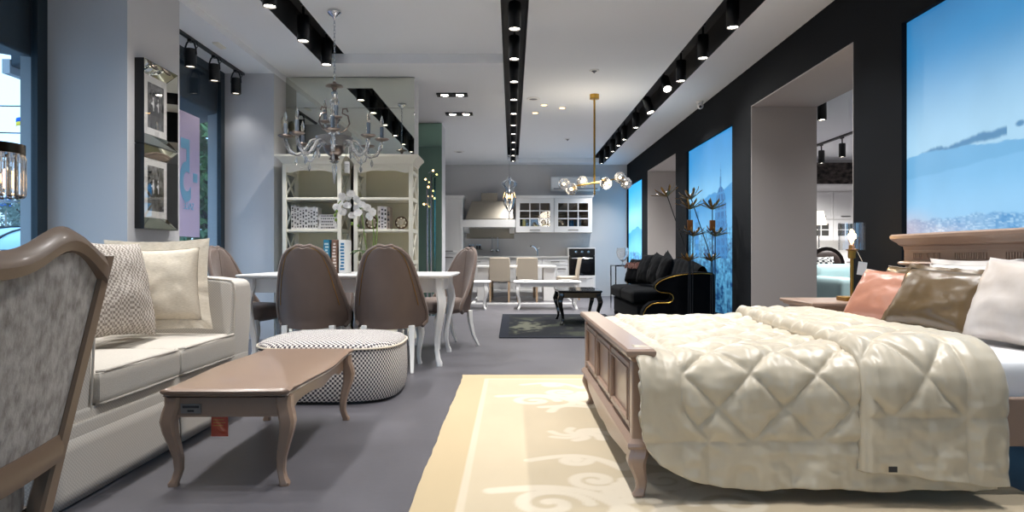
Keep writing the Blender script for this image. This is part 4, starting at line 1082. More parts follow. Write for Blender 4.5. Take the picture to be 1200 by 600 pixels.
n = fbm2((X+1)/2, (Y+1.6)/3.2, 7, 77, 5); n2 = fbm2((X+1)/2, (Y+1.6)/3.2, 26, 78, 3)
c = mixc(nlin('#17191d')[None]+0*X[:,None], nlin('#34372f')[None], sst(.0, .45, n+.4*n2))
c = mixc(c, nlin('#6a6b5c')[None], sst(.5, .1, np.hypot((X+.45)/.5, (Y+.3)/1.3)-.6*n2)*.6)
c = mixc(c, nlin('#1c1f28')[None], ((np.abs(X) > .70) | (np.abs(Y) > 1.42))*.9)
o = obj('pile', mb, M['rugpile'], t, smooth=False); paint(o, c); obj('backing', MB().box(-.805,.805,-1.545,1.545,.001,.0115), M['black'], t, smooth=False)

# ------------------------------------------------------------------ bed
BW = M['bedwood']
t = thing('bed', 'taupe wooden double bed with panelled footboard and fluted headboard', 'bed', (1.55, 3.43, 0))
fx = .485-1.55; yn, yf = -.84, .84            # footboard centre line
def bx(x0, x1, y0, y1, z0, z1): return MB().box(x0, x1, y0, y1, z0, z1)
capp = [(0.0,.525),(.012,.535),(.016,.545),(.03,.553),(.034,.562),(.034,.572),(.026,.58)]
def cap_rings(cx, ya, yb_, hw, prof): return [[(cx-hw-o, ya-o, z),(cx+hw+o, ya-o, z),(cx+hw+o, yb_+o, z),(cx-hw-o, yb_+o, z)] for o, z in prof]
obj('foot_cap', MB().loft(cap_rings(fx, yn, yf, .022, capp)), BW, t, ang=25)
f = MB().box(fx-.016, fx+.016, yn+.05, yf-.05, .20, .53)
def frame(y0, y1, z0, z1, w, d):   # raised picture-frame moulding on the outer face
    x = fx-.016
    for a, b, c_, e in ((y0,y1,z0,z0+w),(y0,y1,z1-w,z1),(y0,y0+w,z0+w,z1-w),(y1-w,y1,z0+w,z1-w)): f2.box(x-d, x, a, b, c_, e)
obj('foot_panel', f, BW, t, smooth=False)
span = (yf-yn-.12)/3
for k in range(3):
    f2 = MB(); a = yn+.06+span*k
    frame(a+.02, a+span-.02, .262, .512, .022, .012); frame(a+.042, a+span-.042, .284, .49, .008, .018)
    obj('panel_moulding', f2, BW, t, bevel=.003)
obj('foot_ledge', MB().loft(cap_rings(fx, yn, yf, .028, [(.0,.196),(.016,.2),(.022,.21),(.02,.222),(.008,.232),(0,.24)])), BW, t, ang=25)
pts = []
for i in range(61):
    u = i/60; y = yn+.04+(yf-yn-.08)*u
    z = .10 + .055*exp(-((min(u,1-u)-0)/.05)**2) - .022*sin(u*pi)**2 + .018*exp(-((u-.5)/.08)**2) + .03*(1-exp(-((u-.5)/.3)**2))
    pts.append([(fx-.024,y,z),(fx-.02,y,.2),(fx+.018,y,.2),(fx+.018,y,z)])
obj('foot_apron', MB().loft(pts), BW, t)
for s in (-1, 1):
    y = s*.815
    obj('foot_post', MB().box(fx-.03, fx+.03, y-.028, y+.028, .2, .53), BW, t, bevel=.006)
    l = MB(); cabriole(l, fx, y, .205, -.7, s*.5, .036, .9, .013); obj('foot_leg', l, BW, t)
    obj('side_rail', MB().box(fx+.02, .98, s*.80-.018, s*.80+.018, .2, .385), BW, t, bevel=.006)
# headboard
hxb = .99
obj('head_panel', MB().box(hxb, hxb+.03, yn-.10, yf+.10, .25, .93), BW, t, smooth=False)
obj('head_cap', MB().loft([[(hxb-.02-o, yn-.12-o, z),(hxb+.08, yn-.12-o, z),(hxb+.08, yf+.12+o, z),(hxb-.02-o, yf+.12+o, z)] for o, z in ((0,.965),(.004,.99),(.022,1.0),(.028,1.012),(.05,1.03),(.058,1.04),(.06,1.058),(.05,1.068))]), BW, t, ang=25)
obj('frieze', MB().box(hxb-.02, hxb+.05, yn-.12, yf+.12, .885, .967), BW, t, bevel=.004)
obj('head_ledge', MB().loft([[(hxb-.02-o, yn-.12-o, z),(hxb+.06, yn-.12-o, z),(hxb+.06, yf+.12+o, z),(hxb-.02-o, yf+.12+o, z)] for o, z in ((0,.868),(.022,.874),(.028,.884),(.02,.894),(0,.90))]), BW, t, ang=25)
fl = MB()
for k in range(5):
    yc = yf+.03-.40*k
    for j in range(14):
        y = yc-.02-.0195*j; fl.box(hxb-.027, hxb-.018, y-.006, y+.006, .912, .95)
obj('fluting', fl, BW, t, smooth=False)
for s in (-1, 1):
    obj('head_post', MB().box(hxb-.02, hxb+.05, s*.90-.05, s*.90+.05, .0, .875), BW, t, bevel=.006)
obj('head_moulding', MB().box(hxb-.012, hxb, yn-.02, yf+.02, .80, .815).box(hxb-.012, hxb, yn-.02, yf+.02, .30, .315), BW, t, smooth=False)
t = thing('mattress', 'white sheeted mattress on the taupe bed', 'mattress', (1.53, 3.43, .2))
obj('sheet', rbox(-.98, .96, -.765, .765, 0, .33, .06, n=14), M['sheet'], t)

# ------------------------------------------------------------------ quilted coverlet
def smoothstep(a, b, x): 
    u = max(0, min(1, (x-a)/(b-a))); return u*u*(3-2*u)
NEAR, FAR, ZT = 2.535, 4.315, .558
def section(x, a, zb, off):
    """point and normal of the coverlet's cross-section at arc length a measured up from the near hem height .07"""
    R = .14; h = ZT-R-.07; q = R*pi/2; wtop = FAR-NEAR-2*R
    if a < h: return Vector((x, NEAR, .07+a)), Vector((0,-1,0))
    if a < h+q: th = (a-h)/R; n = Vector((0,-cos(th), sin(th))); return Vector((x, NEAR+R, ZT-R))+n*R, n
    if a < h+q+wtop: return Vector((x, NEAR+R+a-h-q, ZT)), Vector((0,0,1))
    if a < h+2*q+wtop: th = (a-h-q-wtop)/R; n = Vector((0, sin(th), cos(th))); return Vector((x, FAR-R, ZT-R))+n*R, n
    return Vector((x, FAR, ZT-R-(a-h-2*q-wtop))), Vector((0,1,0))
ATOT = (ZT-.14-.07)+.14*pi+(FAR-NEAR-.28)+.26
def quilt(x, a, x0, a0, p, amp, xl=None, xr=None):
    """pillowed diamonds with stitched grooves"""
    if a < a0 or (xl is not None and x < xl) or (xr is not None and x > xr):
        d = [abs(a-a0)]
        if xl is not None: d.append(abs(x-xl))
        if xr is not None: d.append(abs(x-xr))
        return amp*.75*min(1, min(d)/.045)**.5
    u = (x-x0+(a-a0))/p; v = (x-x0-(a-a0))/p
    du, dv = abs(u-round(u))*p*.707, abs(v-round(v))*p*.707
    f = (1-exp(-du/.011))*(1-exp(-dv/.011))*(abs(sin(pi*u))*abs(sin(pi*v)))**.12*1.1
    d = [abs(a-a0)]
    if xl is not None: d.append(abs(x-xl))
    if xr is not None: d.append(abs(x-xr))
    return amp*f*min(1, min(d)/.035)**.5
def wrinkle(x, a, k, sd):
    return k*(noise.noise(Vector((x*5+sd, a*2.2, sd)))+.5*noise.noise(Vector((x*12, a*4, sd+3)))+.3*noise.noise(Vector((x*16+a*13, a*15-x*9, sd+7))))
def pucker(x, a, k): return k*(noise.noise(Vector((x*34, a*9, 1)))*.6+noise.noise(Vector((x*9, a*34, 4)))*.6+noise.noise(Vector((x*22+a*22, a*8-x*8, 8)))*.6)
t = thing('quilt', 'champagne satin quilt with diamond stitching spread over the bed, top folded back', 'quilt', (1.5, 2.53, .05))
O = Vector((1.5, 2.53, .05))
h_ = ZT-.14-.07
def coverlet(u, v):
    a = ATOT*v**1.0
    xt = .555; xh = .470
    hang = smoothstep(.475, .37, a)
    xs = xt + (xh-xt)*hang
    x = xs + (1.80-xs)*u
    # rounded lower foot corner: the hem climbs towards the foot post
    w = max(0, (.88-x)/.41); zb = .065 + .25*(1-sqrt(max(0, 1-min(1, w)**2))) + .012*noise.noise(Vector((x*4, 0, 5)))
    amin = zb-.07
    a2 = amin + (ATOT-amin)*v
    p, n = section(x, a2, 0, 0)
    q = quilt(x, a2, .89, .17, .252, .021, xl=.63+.10*smoothstep(.36,.17,a2)**2)
    low = smoothstep(.45, .0, a2)
    q += wrinkle(x, a2, .010+.022*low, 2) + pucker(x, a2, .0055) + .016*low*sin(x*17+2*sin(x*6))*smoothstep(.3,.0,a2)
    q += .025*smoothstep(.62, .47, x)*smoothstep(.75,.4,a2)     # bunching around the foot post
    # the top dips and puffs along the foot edge
    q -= .02*smoothstep(.66, .55, x)*smoothstep(.5,.8,a2)
    p = p + n*(q-.002)
    if a2 < h_: p.y += .05*smoothstep(.25,.0,a2)*smoothstep(.5,.75,x)*0 
    return p-O
obj('cover', MB().grid(coverlet, 260, 380), M['satin'], t, ang=180, solid=.012)
FO = .022
def fold(u, v):
    xl = 1.275 + .012*sin(v*7) ; xr = 1.812
    x = xl+(xr-xl)*u
    zb = .14 - .045*smoothstep(1.25, 1.8, x) + .02*noise.noise(Vector((x*6, 2, 1)))
    amin = zb-.07; a2 = amin+(ATOT-.35-amin)*v
    top = smoothstep(.5, .8, a2)
    x += top*(.03+.075*smoothstep(.6, 2.2, a2))*(1-u) + (.0*top)*u
    p, n = section(x, a2, 0, 0)
    e = min(1, (u)/.07); r = sqrt(max(0, 1-(1-e)**2))          # rolled folded edge
    e2 = min(1, (1-u)/.05); r2 = sqrt(max(0, 1-(1-e2)**2))
    q = .004 + (FO+.02)*r*(.55+.45*r2) + quilt(x, a2, 1.387, .27, .27, .020, xl=1.30, xr=1.66)*r
    low = smoothstep(.45,.0,a2)
    q += (wrinkle(x, a2, .008+.02*low, 11) + pucker(x, a2, .0055))*r + .012*low*sin(x*21)*smoothstep(.3,0,a2)
    q -= .0
    p = p+n*q
    # beside the pillows the doubled quilt sags towards the near edge
    p.z += .006*top*smoothstep(3.0,1.2,a2)*smoothstep(.7,1.1,a2)*r
    return p-O
obj('folded_top', MB().grid(fold, 120, 330), M['satin'], t, ang=180, solid=.012)
obj('care_label', MB().box(1.345-1.5, 1.375-1.5, -.095, -.092, .108, .128), M['ink'], t, smooth=False)

# pillows
cushion('bed_pillow', 'large pearl satin pillow standing nearest the open side of the bed', 'pillow', M['silver_satin'], .62, .40, .19, (2.17, 2.92, .535), radians(-80), .36, seed=1, roll=.05)
cushion('bed_pillow', 'white satin pillow leaning on the headboard behind the bronze cushion', 'pillow', M['white_satin'], .66, .33, .17, (2.37, 3.58, .56), radians(-90), .12, seed=2, flange=.03)
cushion('bed_pillow', 'white satin pillow against the headboard behind the pearl pillow', 'pillow', M['white_satin'], .60, .36, .16, (2.40, 2.86, .545), radians(-90), .06, seed=6)
cushion('throw_pillow', 'bronze satin cushion in front of the white pillow on the bed', 'pillow', M['gold_satin'], .48, .34, .16, (2.05, 3.42, .565), radians(-72), .56, roll=.06, seed=4, flange=.03)
cushion('throw_pillow', 'bronze satin cushion tucked behind the rose cushion', 'pillow', M['gold_satin'], .44, .33, .15, (2.31, 4.05, .55), radians(-80), .30, seed=5, piping=M['gold_satin'])
cushion('throw_pillow', 'rose satin cushion with pale piping at the far side of the bed', 'pillow', M['pink_satin'], .40, .35, .15, (2.06, 3.92, .55), radians(-62), .62, roll=.08, seed=8, piping=M['silver_satin'])

# nightstand and bedside lamp
t = thing('nightstand', 'taupe nightstand between the bed and the grey opening', 'nightstand', (2.33, 4.82, 0))
obj('top', MB().loft([[(-.30-o,-.25-o,z),(.28,-.25-o,z),(.28,.25+o,z),(-.30-o,.25+o,z)] for o, z in ((0,.575),(.01,.582),(.015,.592),(.03,.598),(.032,.612),(.024,.62))]), BW, t, ang=25)
obj('body', MB().box(-.28,.28,-.23,.23,.18,.577), BW, t, bevel=.004)
for k, z in enumerate((.20, .39)):
    d = obj('drawer', MB().box(-.296,-.28,-.2,.2,z,z+.17), BW, t, bevel=.005); obj('knob', MB().ball((-.308,0,z+.085), .014, 10, 8), M['brass'], d)
for sx in (-1, 1):
    for sy in (-1, 1): l = MB(); cabriole(l, sx*.25, sy*.2, .19, sx, sy, .028, .8); obj('leg', l, BW, t)
t = thing('table_lamp', 'brass bedside lamp with glowing filament bulb in a clear glass cylinder', 'lamp', (2.36, 4.74, .62))
obj('base', MB().box(-.075,.075,-.075,.075,0,.03), M['brass'], t, bevel=.005)
obj('stem', MB().tube([(0,0,.03),(0,0,.31)], .012, 10), M['brass'], t)
obj('socket', MB().lathe([(.012,.29),(.026,.295),(.026,.345),(.04,.35),(.04,.358),(.02,.36),(.02,.385)], n=18), M['brass'], t)
obj('glass_shade', MB().lathe([(.085,.35),(.085,.54),(.081,.54),(.081,.354),(.0,.354),(.0,.35)], n=32, cap=False), M['clear'], t)
bl_ = obj('bulb', MB().lathe([(.012,.385),(.02,.40),(.03,.44),(.028,.48),(.015,.50),(.001,.505)], n=16), M['clear'], t)
for k in range(4):
    a = k*pi/2; obj('filament', MB().tube([(.006*cos(a),.006*sin(a),.40),(.014*cos(a),.014*sin(a),.44),(.010*cos(a),.010*sin(a),.485)], .0035, 5), emit('filament_glow_%d' % k, '#ffb45c', 22), bl_)
L = bpy.data.lights.new('lamp_light', 'POINT'); L.energy = 5; L.color = (1,.62,.27); L.shadow_soft_size = .03
o = bpy.data.objects.new('lamp_light', L); COL.objects.link(o); o.parent = t; o.location = (0,0,.45)
t = thing('price_tag', 'white price tag hanging from the brass bedside lamp', 'price tag', (2.38, 4.655, .80))
obj('card', MB().box(-.03,.03,-.001,.001,0,.09).xf(Matrix.Rotation(.15, 4, 'Y')), M['paper'], t, smooth=False); obj('string', MB().tube([(.01,0,.09),(0,.05,.16),(-.01,.075,.19)], .0012, 5), M['paper'], t)

# ------------------------------------------------------------------ navy sofa
t = thing('velvet_sofa', 'navy velvet sofa with scrolled arms edged in gold nails', 'sofa', (2.1, 9.9, 0))
armp = [(1.655,.06),(1.658,.169),(1.665,.22),(1.70,.285),(1.77,.338),(1.84,.35),(1.92,.354),(1.99,.356),(2.03,.375),(2.045,.413),(2.035,.45),(2.0,.473),(1.94,.48),(1.88,.486),(1.84,.505),(1.822,.54),(1.833,.58),(1.87,.615),(1.925,.645),(2.0,.675),(2.066,.692),(2.17,.71),(2.284,.722),(2.42,.728),(2.556,.72),(2.585,.70),(2.585,.06)]
q = [(a-2.1, b) for a, b in armp]
for s in (-1, 1):
    y0_, y1_ = (s*1.2, s*1.02)
    obj('scroll_arm', MB().prism(q, 'y', min(y0_,y1_), max(y0_,y1_)), M['navy'], t, bevel=.015)
    yy = s*1.2 - .006 if s < 0 else s*1.02-.006
    obj('nail_trim', MB().tube([(p[0]+.012 if i < 14 else p[0], yy, p[1]-.02) for i, p in enumerate(q[1:-2])], .0048, 6), M['gold'], t)
obj('base', rbox(-.48, .40, -1.02, 1.02, .06, .30, .03, n=8), M['navy'], t)
for s in (-1, 1): obj('seat_cushion', rbox(-.53, .2, s*.51-.505, s*.51+.505, .30, .48, .06, puff=.02), M['navy'], t)
bk_ = MB()
def backf(u, v):
    y = -1.1+2.2*u; zt = .80+.10*sin(pi*u)
    th = v*pi; z = .3+(zt-.3)*sin(min(th, pi/2)) if v < .5 else .3+(zt-.3)*sin(th)
    x = .20+.16*(1-cos(th))/2*1.6
    tu = .018*abs(sin(u*pi*9))*abs(sin(v*pi*7))
    return (x-tu+.06*(z-.3), y, z)
obj('back', MB().grid(backf, 90, 40), M['navy'], t)
btn = MB()
for i in range(9):
    for j in range(2): btn.ball((.26+.05*j, -.98+.245*i+(.12 if j else 0), .60+.13*j), .014, 8, 6)
obj('tuft_buttons', btn, M['navy'], t)
for sx in (-.42, .4):
    for sy in (-1, 1): obj('foot', MB().lathe([(.03,0),(.04,.03),(.035,.06)], (sx, sy*1.08, 0), 12), M['black'], t)
pm_ = mat('cushion_rust', '#5a2a1a', .7, sheen=.4)
tt = cushion('throw_pillow', 'navy cushion with rust fringe on the seat of the navy sofa', 'pillow', M['navy'], .46, .38, .15, (1.86, 10.58, .53), radians(-70), .35, seed=14)
fr = MB(); rnd = random.Random(2)
for k in range(60):
    x = -.2+.4*k/59; z0 = .27+.03*rnd.random(); fr.tube([(x,-.07,z0),(x+rnd.uniform(-.02,.02),-.09,z0-.03),(x+rnd.uniform(-.03,.03),-.095,z0-.09)], .004, 4)
obj('fringe', place(fr, (0,0,0), radians(-70), .35), pm_, tt)
for i, (x, y, rz, ln, l) in enumerate(((1.93, 10.1, -80, .30, 'plain navy cushion leaning on the navy sofa back beside the fringed one'), (1.95, 9.56, -85, .30, 'plain navy cushion leaning in the middle of the navy sofa'), (1.96, 9.06, -92, .28, 'plain navy cushion beside the big scrolled arm of the navy sofa'))):
    cushion('throw_pillow', l, 'pillow', M['navy'], .5, .44, .16, (x, y, .535), radians(rz), ln, seed=20+i, roll=.12*i, piping=M['navy'])

# ------------------------------------------------------------------ palm-flower floor lamps
def flower(mb, mbi, c, r, tilt=(0,0), n=15):
    R = Matrix.Rotation(tilt[0], 3, 'Y') @ Matrix.Rotation(tilt[1], 3, 'X')
    for k in range(n):
        a = 2*pi*k/n; e = .45 if k % 2 else .95
        pts = [Vector((cos(a)*r*u*cos(e*u*.9), sin(a)*r*u*cos(e*u*.9), r*u*sin(e)*(1-.2*u))) for u in (.05,.4,.75,1)]
        w_ = [.006,.016,.013,.002]; d = Vector((-sin(a), cos(a), 0))
        up_ = Vector((0,0,1))
        for m_, o in ((mb, -.002), (mbi, .0012)):
            L_ = []
            for p, ww in zip(pts, w_): L_.append([Vector(c)+R@(p+d*ww+up_*o), Vector(c)+R@(p+up_*(o-.004)), Vector(c)+R@(p-d*ww+up_*o), Vector(c)+R@(p+up_*(o+.0005))])
            m_.loft(L_)
gp = mat('petal_gold', '#d2a35c', .35, metal=.8)
def flower_lamp(x, y, lab, diag):
    t = thing('flower_floor_lamp', lab, 'floor lamp', (x, y, 0), 0, 'palm-flower floor lamps')
    obj('base', MB().lathe([(.0,.0),(.13,0),(.13,.015),(.02,.03)], n=24), M['black'], t)
    def stem(p): obj('stem', MB().tube(p, .006, 6), M['black'], t)
    stem([(0,0,.02),(0,0,1.50)]); stem([(.03,0,.02),(.035,0,1.17)]); stem([(-.02,.02,.02),(-.01,.02,.87)]); stem([(.02,.03,.02),(.01,.03,.85),diag])
    for (c_, r_, tl) in (((0,0,1.50),.20,(.05,0)),((.035,0,1.17),.19,(.1,.1)),((-.01,.02,.87),.15,(0,0)),(diag,.20,(-.3,0))):
        a, b = MB(), MB(); flower(a, b, c_, r_, tl)
        fh = obj('flower_head', a, gp, t, smooth=False); obj('petal_lining', b, M['black'], fh, smooth=False)
    obj('bulb_box', MB().box(-.032,.032,-.02,.02,1.24,1.37), mat('lamp_copper_box', '#8a5a32', .4, metal=.7), t, bevel=.004)
flower_lamp(2.17, 8.32, 'black and gold palm-flower floor lamp whose long stem leans towards the kitchen', (-.27,.03,1.66))
flower_lamp(2.46, 8.38, 'black and gold palm-flower floor lamp standing closer to the city picture', (-.25,.03,1.63))

# ------------------------------------------------------------------ black coffee table, glass side table with goblet
bl2 = mat('black_lacquer', '#0b0b0c', .12, coat=.6)
t = thing('coffee_table', 'black lacquered coffee table with curved legs on the dark rug', 'coffee table', (.90, 9.5, .012))
obj('top', slab_profile(outline(.29, .52, .02), [(.02,.43),(.004,.437),(0,.45),(.008,.462)]), bl2, t)
a_ = MB()
for s in (-1, 1): a_.box(-.24,.24,s*.46-.01,s*.46+.01,.36,.432).box(s*.24-.01,s*.24+.01,-.46,.46,.36,.432)
obj('apron', a_, bl2, t, bevel=.004)
for sx in (-1, 1):
    for sy in (-1, 1): l = MB(); cabriole(l, sx*.245, sy*.45, .43, sx, sy, .034, 1.3); obj('leg', l, bl2, t)
t = thing('side_table', 'slim chrome-framed glass side table beyond the navy sofa', 'side table', (2.07, 12.0, 0))
fm = MB()
for sx in (-1, 1):
    for sy in (-1, 1): fm.box(sx*.29-.01, sx*.29+.01, sy*.29-.01, sy*.29+.01, 0, .77)
    fm.box(sx*.29-.01, sx*.29+.01, -.29, .29, .75, .77).box(-.29, .29, sx*.29-.01, sx*.29+.01, .75, .77).box(-.29, .29, sx*.29-.01, sx*.29+.01, .28, .295)
obj('frame', fm, M['chrome'], t, smooth=False); obj('glass_top', MB().box(-.28,.28,-.28,.28,.755,.765), M['clear'], t, smooth=False)
obj('glass_shelf', MB().box(-.28,.28,-.28,.28,.283,.292), M['clear'], t, smooth=False)
t = thing('glass_goblet', 'oversized clear goblet vase standing on the glass side table', 'vase', (1.93, 11.9, .77))
obj('bowl', MB().lathe([(.06,0),(.06,.006),(.012,.02),(.012,.06),(.05,.09),(.10,.16),(.11,.22),(.10,.30),(.095,.30),(.104,.22),(.094,.165),(.045,.1),(.001,.09)], n=24), M['crystal'], t)

# ------------------------------------------------------------------ gold bubble chandelier
t = thing('globe_chandelier', 'gold branch chandelier with faceted glass globes over the black coffee table', 'chandelier', (1.13, 9.36, 1.95))
obj('ceiling_mount', MB().lathe([(.0,1.193),(.065,1.193),(.065,1.13),(.02,1.125)], n=20), M['gold'], t)
obj('rod', MB().tube([(0,0,1.13),(0,0,-.02)], .014, 10), M['gold'], t)
def branch(a, b): obj('branch', MB().tube([a, b], .010, 8), M['gold'], t)
branch((-.34,-.05,-.08),(.40,.06,.06)); branch((-.14,.22,-.02),(.12,-.24,-.03)); branch((-.26,-.04,-.06),(-.33,-.14,-.13)); branch((.34,.05,.05),(.44,.10,.0)); branch((0,0,0),(.0,-.02,-.18))
def globe(c, r):
    g_ = obj('globe', MB().ball(c, r, 14, 9), M['crystal'], t, smooth=False)
    obj('bulb', MB().ball(c, .016, 8, 6), emit('globe_bulb_%d' % int(c[0]*1000+9000), '#ffe8c4', 5), g_)
for c_ in ((-.42,-.04,-.035),(-.33,-.18,-.12),(-.14,.26,.03),(.12,-.28,-.055),(.36,.05,.06),(.46,.14,-.01)): globe(c_, .082)
obj('drop', MB().lathe([(.012,-.12),(.02,-.15),(.004,-.2)], n=6), M['crystal'], t, smooth=False)
L = bpy.data.lights.new('lamp_light', 'POINT'); L.energy = 30; L.color = (1,.88,.7); L.shadow_soft_size = .3
o = bpy.data.objects.new('lamp_light', L); COL.objects.link(o); o.parent = t; o.location = (0,0,.1)
# ------------------------------------------------------------------ kitchen along the back wall
WH = M['white']; kb = mat('kitchen_handle', '#54504c', .35, metal=.8)
def shaker(x0, x1, z0, z1, y, parent, name='door', handle='bar', groove=False, hz=None):
    m = MB(); w_ = .055
    m.box(x0, x1, y-.012, y, z0, z1)
    for a, b, c_, e in ((x0,x1,z0,z0+w_),(x0,x1,z1-w_,z1),(x0,x0+w_,z0+w_,z1-w_),(x1-w_,x1,z0+w_,z1-w_)): m.box(a, b, y-.022, y-.012, c_, e)
    o = obj(name, m, WH, parent, bevel=.003)
    if handle:
        xc = (x0+x1)/2; z = hz if hz else (z0+z1)/2
        obj('handle', MB().tube([(xc-.09,y-.02,z),(xc-.09,y-.045,z),(xc+.09,y-.045,z),(xc+.09,y-.02,z)], .009, 6), kb, o)
    return o
t = thing('tall_cabinet', 'tall white kitchen cabinet with cornice beside the mirror column', 'cabinet', (-1.40, 15.5, 0))
obj('body', MB().box(-.32,.30,-.28,.29,.1,2.22), WH, t, smooth=False); obj('plinth', MB().box(-.3,.29,-.24,.29,0,.1), WH, t, smooth=False)
obj('cornice', MB().loft([[(-.32-o,-.28-o,z),(.30+o,-.28-o,z),(.30+o,.29,z),(-.32-o,.29,z)] for o, z in ((0,2.2),(.01,2.22),(.03,2.25),(.035,2.28))]), WH, t, ang=25)
shaker(-.315,.295,.98,2.18,-.28,t,hz=1.04); shaker(-.315,.295,.60,.95,-.28,t,'drawer',hz=.9); shaker(-.315,.295,.12,.57,-.28,t,'drawer',hz=.5)
def base_unit(x0, x1, lab, drawers):
    xc = (x0+x1)/2; h = (x1-x0)/2; t = thing('base_cabinet', lab, 'cabinet', (xc, 15.5, 0), 0, 'white kitchen base cabinets')
    obj('body', MB().box(-h,h,-.26,.29,.1,.875), WH, t, smooth=False); obj('plinth', MB().box(-h,h,-.2,.29,0,.1), WH, t, smooth=False)
    shaker(-h+.004,h-.004,.72,.865,-.26,t,'drawer',hz=.80)
    if drawers: shaker(-h+.004,h-.004,.42,.71,-.26,t,'drawer',hz=.64); shaker(-h+.004,h-.004,.12,.41,-.26,t,'drawer',hz=.34)
    else: shaker(-h+.004,0-.002,.12,.71,-.26,t,hz=.64); shaker(.002,h-.004,.12,.71,-.26,t,hz=.64)
xs = [-1.09, -.5, .08, .67, 1.255]
for i, l in enumerate(('under the hood end next to the tall cabinet', 'under the open end of the hood', 'under the tap', 'next to the black oven')): base_unit(xs[i], xs[i+1]-.002, 'white kitchen base cabinet ' + l, i in (1, 2))
tag(obj('worktop', MB().box(-1.09, 1.255, 15.2, 15.79, .877, .925), mat('worktop_grey', '#b9b7b3', .4), bevel=.004), 'pale grey kitchen worktop running from tall cabinet to oven', 'worktop')
t = thing('cooktop', 'black glass hob set on the worktop under the hood', 'hob', (-.52, 15.48, .925))
obj('glass', MB().box(-.29,.29,-.25,.25,.0005,.008), M['black'], t, bevel=.003)
for k in range(4): obj('burner', MB().lathe([(.07,.0085),(.07,.012),(.06,.012)], (-.14+.28*(k % 2), -.11+.22*(k//2), 0), 18), kb, t)
t = thing('kitchen_tap', 'chrome kitchen tap on the worktop', 'tap', (.58, 15.62, .925))
obj('body', MB().tube([(0,0,0),(0,0,.16)], .022, 10), M['chrome'], t); obj('spout', MB().tube([(0,0,.10),(-.06,-.02,.2),(-.13,-.05,.235),(-.17,-.07,.215)], .016, 8), M['chrome'], t); obj('lever', MB().tube([(0,0,.16),(.05,0,.2)], .01, 6), M['chrome'], t)
jm = mat('jar_dark', '#3b3330', .4)
for i, x in enumerate((-.97, -.90, -.80, -.74)):
    t = thing('spice_jar', 'small dark spice jar on the shelf edge under the hood, %s from the tall cabinet' % ordn[i], 'jar', (x, 15.68, 1.09), 0, 'spice jars')
    obj('body', MB().lathe([(.02,0),(.026,.005),(.026,.07),(.018,.08)], n=12), jm, t); obj('lid', MB().lathe([(.022,.08),(.022,.105),(.001,.106)], n=12), M['chrome'], t)
tag(obj('spice_shelf', MB().box(-1.02, -.68, 15.62, 15.795, 1.075, 1.088), M['steel'], bevel=.002), 'narrow steel spice shelf under the kitchen hood', 'shelf')
t = thing('oven_cabinet', 'white oven housing cabinet at the end of the kitchen run', 'cabinet', (1.56, 15.5, 0))
obj('side_panels', MB().box(-.30,-.27,-.28,.29,0,1.12).box(.27,.30,-.28,.29,0,1.12).box(-.27,.27,-.27,.29,1.09,1.12).box(-.27,.27,-.26,.29,.08,.505).box(-.27,.27,.2,.29,.505,1.09), WH, t, smooth=False)
shaker(-.29,.29,.1,.49,-.28,t,'drawer',hz=.43)
t = thing('built_in_oven', 'black built-in oven with three knobs and chrome handle', 'oven', (1.56, 15.5, .51))
obj('body', MB().box(-.268,.268,-.265,.19,0,.575), M['black'], t, smooth=False)
obj('fascia', MB().box(-.29,.29,-.29,-.282,.43,.585), M['black'], t, bevel=.003)
d = obj('oven_door', MB().box(-.29,.29,-.29,-.282,-.012,.42), bl2, t, bevel=.003); obj('window', MB().box(-.2,.2,-.293,-.2901,.07,.3), mat('oven_glass', '#1a1a1c', .05, coat=.5), d, smooth=False)
obj('handle', MB().tube([(-.23,-.29,.37),(-.23,-.325,.37),(.23,-.325,.37),(.23,-.29,.37)], .012, 8), M['chrome'], d)
obj('door_badge', MB().box(-.03,.03,-.2925,-.2901,.01,.03), M['chrome'], d, smooth=False)
for x in (-.13, .0, .14): obj('knob', MB().lathe([(.03,0),(.028,.03),(.001,.031)], n=14).xf(Matrix.Translation((x,-.29,.51)) @ Matrix.Rotation(pi/2, 4, 'X')), M['chrome'], t)
t = thing('wall_shelf', 'white mantel shelf with end brackets carrying the steel hood', 'shelf', (-.52, 15.5, 1.5))
obj('shelf', MB().box(-.60,.595,-.28,.29,.07,.24), WH, t, bevel=.008)
for x in (-.52, .52): obj('bracket', MB().prism([(-.2,.075),(.29,.075),(.29,-.05),(.1,-.05)], 'x', x-.06, x+.06), WH, t, bevel=.005)
t = thing('range_hood', 'brushed steel trapezoid range hood with short chimney above the mantel', 'hood', (-.52, 15.5, 1.74))
obj('canopy', MB().loft([[(-.52,-.24,0),(.54,-.24,0),(.54,.29,0),(-.52,.29,0)],[(-.52,-.24,.03),(.54,-.24,.03),(.54,.29,.03),(-.52,.29,.03)],[(-.39,-.06,.43),(.53,-.06,.43),(.53,.29,.43),(-.39,.29,.43)]]), M['steel'], t, ang=20)
obj('chimney', MB().box(-.18,.19,-.0,.29,.43,.62), M['steel'], t, bevel=.004)
tag(obj('splashback', MB().box(-1.05, .05, 15.785, 15.798, 1.33, 1.56), M['steel'], smooth=False), 'steel splashback panel below the hood mantel', 'splashback')
t = thing('utensil_rail', 'thin utensil rail on the kitchen wall under the hood', 'rail', (-.62, 15.75, 1.36))
obj('bar', MB().tube([(-.36,0,0),(.36,0,0)], .007, 6).tube([(-.33,0,0),(-.33,.045,0)], .006, 6).tube([(.33,0,0),(.33,.045,0)], .006, 6), M['steel'], t)
